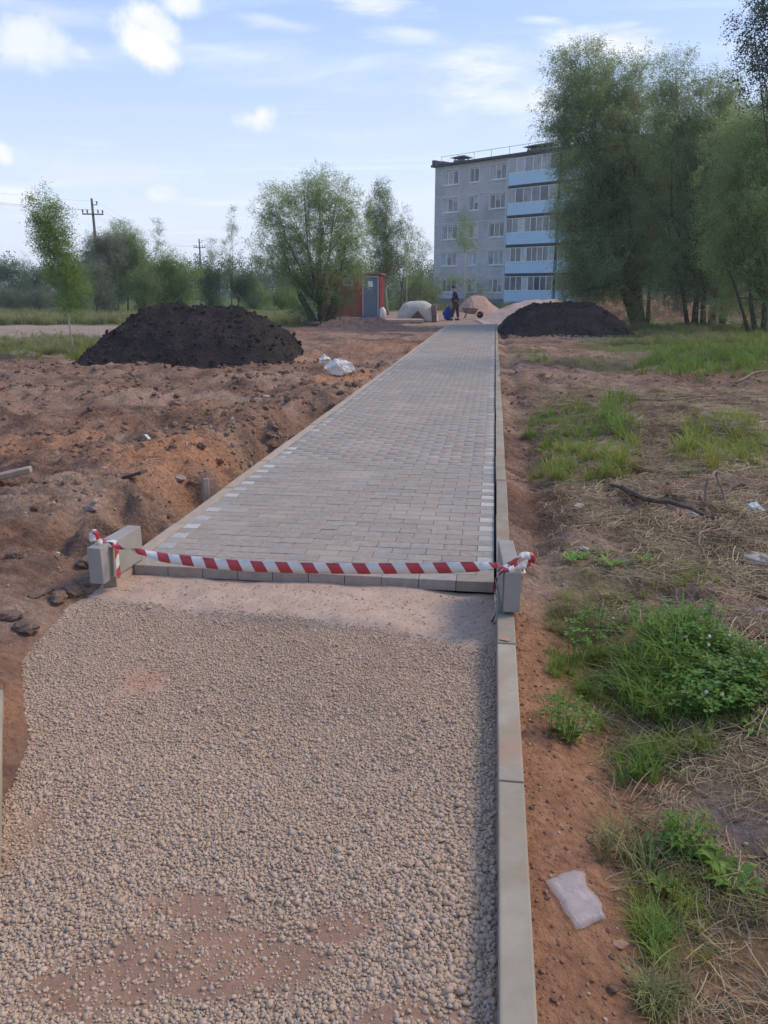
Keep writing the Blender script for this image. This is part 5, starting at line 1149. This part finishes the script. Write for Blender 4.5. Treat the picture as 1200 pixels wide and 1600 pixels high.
# big willows on the right
W = tree('willow_tree', 'tall dense willow nearest the building with drooping left side', 36, (1000, 503),
     [(905, 135, 42, 55), (945, 150, 55, 50), (985, 165, 55, 60), (930, 215, 62, 60), (990, 245, 72, 65), (890, 195, 32, 55), (925, 300, 55, 55), (985, 330, 75, 60), (930, 375, 48, 50), (975, 410, 75, 45), (920, 440, 40, 32), (1020, 300, 60, 60), (895, 430, 22, 30), (870, 200, 18, 35), (1030, 400, 50, 45), (905, 100, 20, 22), (905, 455, 26, 18), (945, 448, 34, 20), (985, 450, 36, 24), (900, 340, 32, 40), (895, 390, 24, 30), (940, 330, 50, 45)],
     'willow', 'willow', 1.25, .50, .20, seed=1, clump=.33, thick=.9)
extra_trunks(W, 36, [(1012, 503), (992, 503), (1004, 504)], [(1035, 330), (955, 300), (1000, 250)], .14)
W2 = tree('willow_tree', 'pale topped willow standing in the middle of the right group', 33, (1085, 515),
     [(1050, 130, 30, 38), (1075, 175, 50, 45), (1110, 190, 45, 45), (1050, 220, 48, 50), (1125, 135, 32, 32), (1090, 260, 68, 55), (1060, 330, 62, 55), (1120, 330, 60, 55), (1095, 400, 70, 42), (1060, 440, 48, 30), (1130, 430, 45, 35), (1060, 385, 50, 40), (1100, 458, 40, 22), (1150, 380, 40, 40), (1150, 240, 40, 50), (1155, 310, 34, 46), (1145, 180, 24, 30), (1050, 462, 30, 18), (1140, 470, 28, 18, .5)],
     'willow', 'willow', 1.25, .46, .13, seed=2, clump=.32, thick=.9)
extra_trunks(W2, 33, [(1110, 515), (1075, 517), (1128, 512), (1098, 514)], [(1140, 330), (1040, 330), (1120, 380), (1090, 300)], .12)
W3 = tree('willow_tree', 'brighter green willow at the right picture edge', 28.5, (1192, 522),
     [(1175, 205, 50, 42), (1215, 200, 50, 50), (1150, 255, 50, 48), (1200, 280, 62, 55), (1250, 260, 60, 60), (1140, 330, 48, 50), (1195, 360, 58, 50), (1260, 360, 60, 60), (1150, 400, 40, 32), (1215, 425, 40, 30), (1130, 375, 30, 28), (1250, 440, 50, 35), (1175, 320, 50, 45), (1170, 440, 34, 26), (1225, 330, 50, 45), (1205, 465, 34, 24, -.5), (1150, 465, 26, 16, .6), (1250, 480, 40, 26)],
     'willow_pale', 'willow', 1.2, .42, .11, seed=3, clump=.28, thick=.9)
extra_trunks(W3, 28.5, [(1182, 520), (1205, 523), (1172, 519)], [(1150, 330), (1240, 330), (1130, 400)], .085)
tree('shrub', 'low leafy shrub at the feet of the right willow trunks', 31, (1160, 512), [(1150, 480, 30, 26), (1185, 470, 28, 30), (1120, 495, 28, 16), (1210, 480, 25, 30)], 'willow', 'willow', .7, .3, .03, seed=4, clump=.22, cat='shrub')
tree('shrub', 'green undergrowth round the foot of the nearest willow trunk', 34, (1003, 508), [(1000, 485, 26, 20), (975, 500, 24, 12), (1030, 495, 22, 12)], 'birch_dull', 'birch', .7, .25, .03, seed=5, clump=.2, cat='shrub')
tree('poplar_tree', 'dark large leaved branch top reaching in at the top right corner', 19, (1330, 560),
     [(1185, 15, 24, 26, 0), (1178, 52, 20, 18, 0), (1200, 75, 26, 22, .3), (1190, 110, 22, 20, 0), (1196, 150, 22, 22, 0), (1240, 60, 50, 60, 0), (1250, 150, 50, 50, 0), (1290, 20, 60, 70, 0), (1300, 200, 60, 60, 0), (1320, 300, 60, 60, 0), (1215, 10, 30, 30, 0), (1310, -80, 70, 60, 0)],
     'poplar', 'poplar', .55, .34, .16, seed=6, clump=.22, thick=.8)
# big willow left of the building
W4 = tree('willow_tree', 'broad round willow with a split trunk beside the red cabin', 36, (502, 506),
     [(430, 325, 30, 32), (475, 300, 34, 28), (525, 315, 34, 32), (455, 350, 45, 38), (505, 355, 45, 42), (545, 370, 26, 42), (425, 390, 32, 34), (470, 400, 48, 36), (525, 405, 42, 36), (445, 430, 34, 24), (555, 415, 24, 26), (500, 440, 46, 26), (495, 285, 22, 18), (548, 340, 20, 24)],
     'willow_pale', 'willow', .78, .42, .12, seed=7, clump=.26, thick=.9, fork=.25)
extra_trunks(W4, 36, [(498, 506), (508, 506), (490, 505), (516, 504)], [(440, 380), (540, 380), (460, 430), (525, 420)], .10)
tree('shrub', 'low dark brushwood hiding the foot of the round willow', 35.4, (500, 507), [(478, 482, 22, 20), (515, 480, 22, 24), (545, 470, 18, 20), (495, 460, 22, 20)], 'dark', 'willow', .8, .3, .03, seed=8, clump=.2, cat='shrub')
# birches behind the cabin
tree('birch_tree', 'slender pointed birch with the highest tip behind the red cabin', 50, (607, 492),
     [(597, 295, 9, 14), (598, 320, 14, 20), (590, 345, 16, 20), (603, 365, 20, 22), (588, 385, 16, 22), (606, 405, 20, 24), (600, 435, 20, 20), (578, 315, 6, 16), (580, 345, 9, 18)], 'birch_dull', 'birch', .9, .42, .07, seed=9, clump=.22, bark=m_barkp)
tree('birch_tree', 'sparse birch with airy twigs right of the pointed one', 50, (627, 492),
     [(627, 340, 9, 16), (634, 365, 16, 20), (624, 390, 14, 20), (640, 395, 14, 22), (630, 425, 16, 20), (618, 360, 8, 18)], 'birch_dull', 'birch', .50, .36, .06, seed=10, clump=.22)
tree('birch_tree', 'small thin birch beside the corner of the apartment block', 54, (655, 490),
     [(655, 370, 8, 14), (658, 395, 14, 18), (662, 420, 14, 18), (650, 435, 12, 16)], 'birch_dull', 'birch', .45, .34, .05, seed=11, clump=.22)
tree('birch_sapling', 'thin pale stemmed sapling left of the covered pile', 44, (636, 492), [(636, 400, 6, 12), (635, 420, 7, 12)], 'birch', 'birch', .4, .25, .025, seed=12, clump=.15, bark=m_barkp, fork=.8)
for i, (px, D, w, top, lab) in enumerate([(585, 60, 30, 440, 'dark green bush behind the red cabin'), (645, 64, 30, 438, 'bushy green growth behind the covered pile'), (668, 70, 22, 445, 'low green bush at the corner of the apartment block'), (560, 62, 24, 430, 'leafy bush just above the cabin roof')]):
    tree('bush', lab, D, (px, 485), [(px-w*.5, top+22, w*.6, 24), (px+w*.4, top+20, w*.6, 24), (px, top+8, w*.7, 18)], 'birch_dull' if i else 'dark', 'birch', .8, .5, .05, seed=20+i, clump=.3, cat='bush')
# young tree before the building, low bushes at its foot
tree('young_tree', 'young tree with a bare pale stem before the apartment block', 60, (726, 484), [(727, 345, 11, 14), (724, 362, 15, 14), (735, 375, 14, 12), (718, 382, 12, 10)], 'birch', 'birch', .55, .40, .055, seed=30, clump=.25, bark=m_barkp, fork=.85)
tree('bush', 'green bush in front of the lowest windows behind the sand', 66, (742, 478), [(735, 450, 14, 14), (755, 458, 14, 12), (718, 442, 14, 12), (700, 440, 14, 12)], 'birch_dull', 'birch', .55, .42, .04, seed=31, clump=.28, cat='bush')
# leaning birch at the left
tree('leaning_birch', 'leaning young birch with a thin pale stem at the left', 19, (117, 556),
     [(68, 318, 12, 14), (74, 340, 15, 16), (78, 362, 18, 16), (88, 385, 20, 17), (98, 405, 22, 17), (105, 428, 24, 18), (85, 350, 10, 20), (115, 450, 18, 16), (108, 475, 16, 14), (62, 365, 8, 14), (95, 372, 10, 12)], 'birch', 'birch', 1.0, .27, .026, seed=40, clump=.12, bark=m_barkp, fork=.55)
# bushes of the left tree line, each its own
rows = [(185, 56, 40, 400, 'dark', 'dark green bush filling the gap round the foot of the tallest pole'), (118, 64, 34, 418, 'dark', 'dark green bush between the leaning birch and the tallest pole'), (165, 50, 34, 375, 'grey', 'grey green willow bush behind the black heap top left'), (200, 52, 36, 360, 'willow_pale', 'airy pale bush rising beside the grey green one'), (150, 46, 24, 420, 'grey', 'low grey bush just right of the leaning birch'),
        (245, 50, 32, 395, 'birch', 'yellow green bush above the left shoulder of the heap'), (282, 50, 30, 415, 'birch', 'rounded yellow green bush above the heap crest'), (225, 47, 26, 430, 'birch_dull', 'low olive bush between the two taller ones'),
        (330, 58, 28, 425, 'dark', 'dark green bush left of the broad willow'), (372, 60, 30, 428, 'dark', 'dark green bush close to the broad willow'), (400, 66, 24, 440, 'birch_dull', 'small olive bush under the broad willow edge'), (440, 64, 30, 452, 'birch', 'low light green bush seen under the round willow'),
        (12, 72, 34, 415, 'dark', 'dark bush at the left picture edge'), (55, 74, 34, 420, 'dark', 'dark bush left behind the leaning birch'), (100, 70, 30, 425, 'dark', 'dark bush right behind the leaning birch'), (20, 60, 20, 455, 'grey', 'greyish low bush in front of the dark ones at the edge'), (62, 60, 18, 458, 'grey', 'greyish low bush before the dark wood left of the birch'), (-40, 70, 40, 410, 'dark', 'dark bush just outside the left edge')]
for i, (px, D, w, top, lf, lab) in enumerate(rows):
    rb = random.Random(i+50); h = 492-top; bl = []
    for k in range(7):
        fy = rb.random(); bl.append((px+rb.uniform(-.75, .75)*w*(1-.35*fy), 486-h*(.14+.68*fy), w*rb.uniform(.34, .55), h*rb.uniform(.14, .24)))
    for k in range(3): bl.append((px+rb.uniform(-.8, .8)*w, top+h*rb.uniform(.04, .2), w*.13, h*.13))
    tree('bush', lab, D, (px, 491), bl, lf, 'willow' if lf in ('grey', 'willow_pale') else 'birch', 1.25, .5, .06, seed=60+i, clump=.30, cat='bush', group=None)
for i, (px, D, top, w, lab) in enumerate([(247, 52, 350, 8, 'ragged spindly treetop above the yellow green bushes'), (362, 56, 325, 11, 'sparse pointed young poplar between the far poles'), (331, 58, 372, 8, 'small pointed tree left of the sparse poplar'), (40, 78, 400, 6, 'tiny pointed top over the dark wood at the left')]):
    bl = []; rb = random.Random(i+5)
    for k in range(7):
        q = k/6; bl.append((px+rb.uniform(-1, 1)*w*q*1.3, top+10+(480-top)*q*.6, w*(.30+.75*q), 12+6*q))
    tree('young_poplar', lab, D, (px, 491), bl, 'birch_dull', 'birch', .38, .36, .05, seed=90+i, clump=.22, up=.8)
# far wood closing the horizon, one mass
wp = []; 
for k in range(9000):
    a = random.uniform(-75, 60); l = math.tan(R(a)); D = random.uniform(120, 150)
    hh = (3.2+3.8*float(fbm(np.array(a*.35), np.array(3.3), 901, 3)))*random.random()**.6
    if 2 < a < 50 and D < 135: D += 25
    wp.append(YF(l*D, D, hh))
wp = np.array(wp); n = len(wp)
tag(scatter('distant_wood', wp, rng.uniform(0, 6.28, (n, 3)), 1.5+1.3*rng.random(n), SPR['birch'], m_far), 'dark distant wood closing the horizon', kind='stuff')
# grass belt at the tree line and behind the road
def belt(label, n, l0, l1, f0, f1, s0, mat, cut=.3):
    f = rng.uniform(f0, f1, n); l = rng.uniform(l0, l1, n)*f; v = RT[None]*l[:, None]+FW[None]*f[:, None]
    k = rng.random(n) < sst(cut, cut+.2, fbm(v[:, 0]*.5, v[:, 1]*.5, 911, 3)); v = v[k]
    k = ~((v[:, 0] > LX0-.3) & (v[:, 0] < KX1+.25)); v = v[k]; v[:, 2] = height(v[:, 0], v[:, 1])
    tag(scatter('grass', v, rng.uniform(0, 6.28, (len(v), 3))*[.02, .02, 1], s0*(.6+.8*rng.random(len(v))), gsrc, mat), label, kind='stuff')
belt('grass strip along the foot of the left bushes', 5000, -.60, -.09, 36, 50, .55, m_g[2])
belt('patchy grass between the sandy track and the dug soil', 1600, -.60, -.33, 19.5, 25.5, .30, m_g[2])
belt('lush grass under the right willows', 2600, .27, .60, 23, 34, .34, m_g[2], .42)
belt('grass round the foot of the apartment block', 2500, .0, .50, 62, 84, .55, m_g[2])

# ------------------------------------------------------------------ thin even haze round everything, added mostly to stand in for lens veil
hz = MB(); hz.box((-2750, -70, -1.5), (2750, 4300, 22)); m_hz = bpy.data.materials.new('haze_veil'); m_hz.use_nodes = True
for n_ in list(m_hz.node_tree.nodes):
    if n_.type == 'BSDF_PRINCIPLED': m_hz.node_tree.nodes.remove(n_)
pv = m_hz.node_tree.nodes.new('ShaderNodeVolumePrincipled'); pv.inputs['Color'].default_value = (.90, .94, 1.0, 1); pv.inputs['Density'].default_value = .0008; pv.inputs['Anisotropy'].default_value = .2
m_hz.node_tree.links.new(pv.outputs[0], m_hz.node_tree.nodes['Material Output'].inputs['Volume'])
tag(hz.obj('haze', m_hz), 'thin pale haze added to lift the far darks like lens veil', kind='stuff')
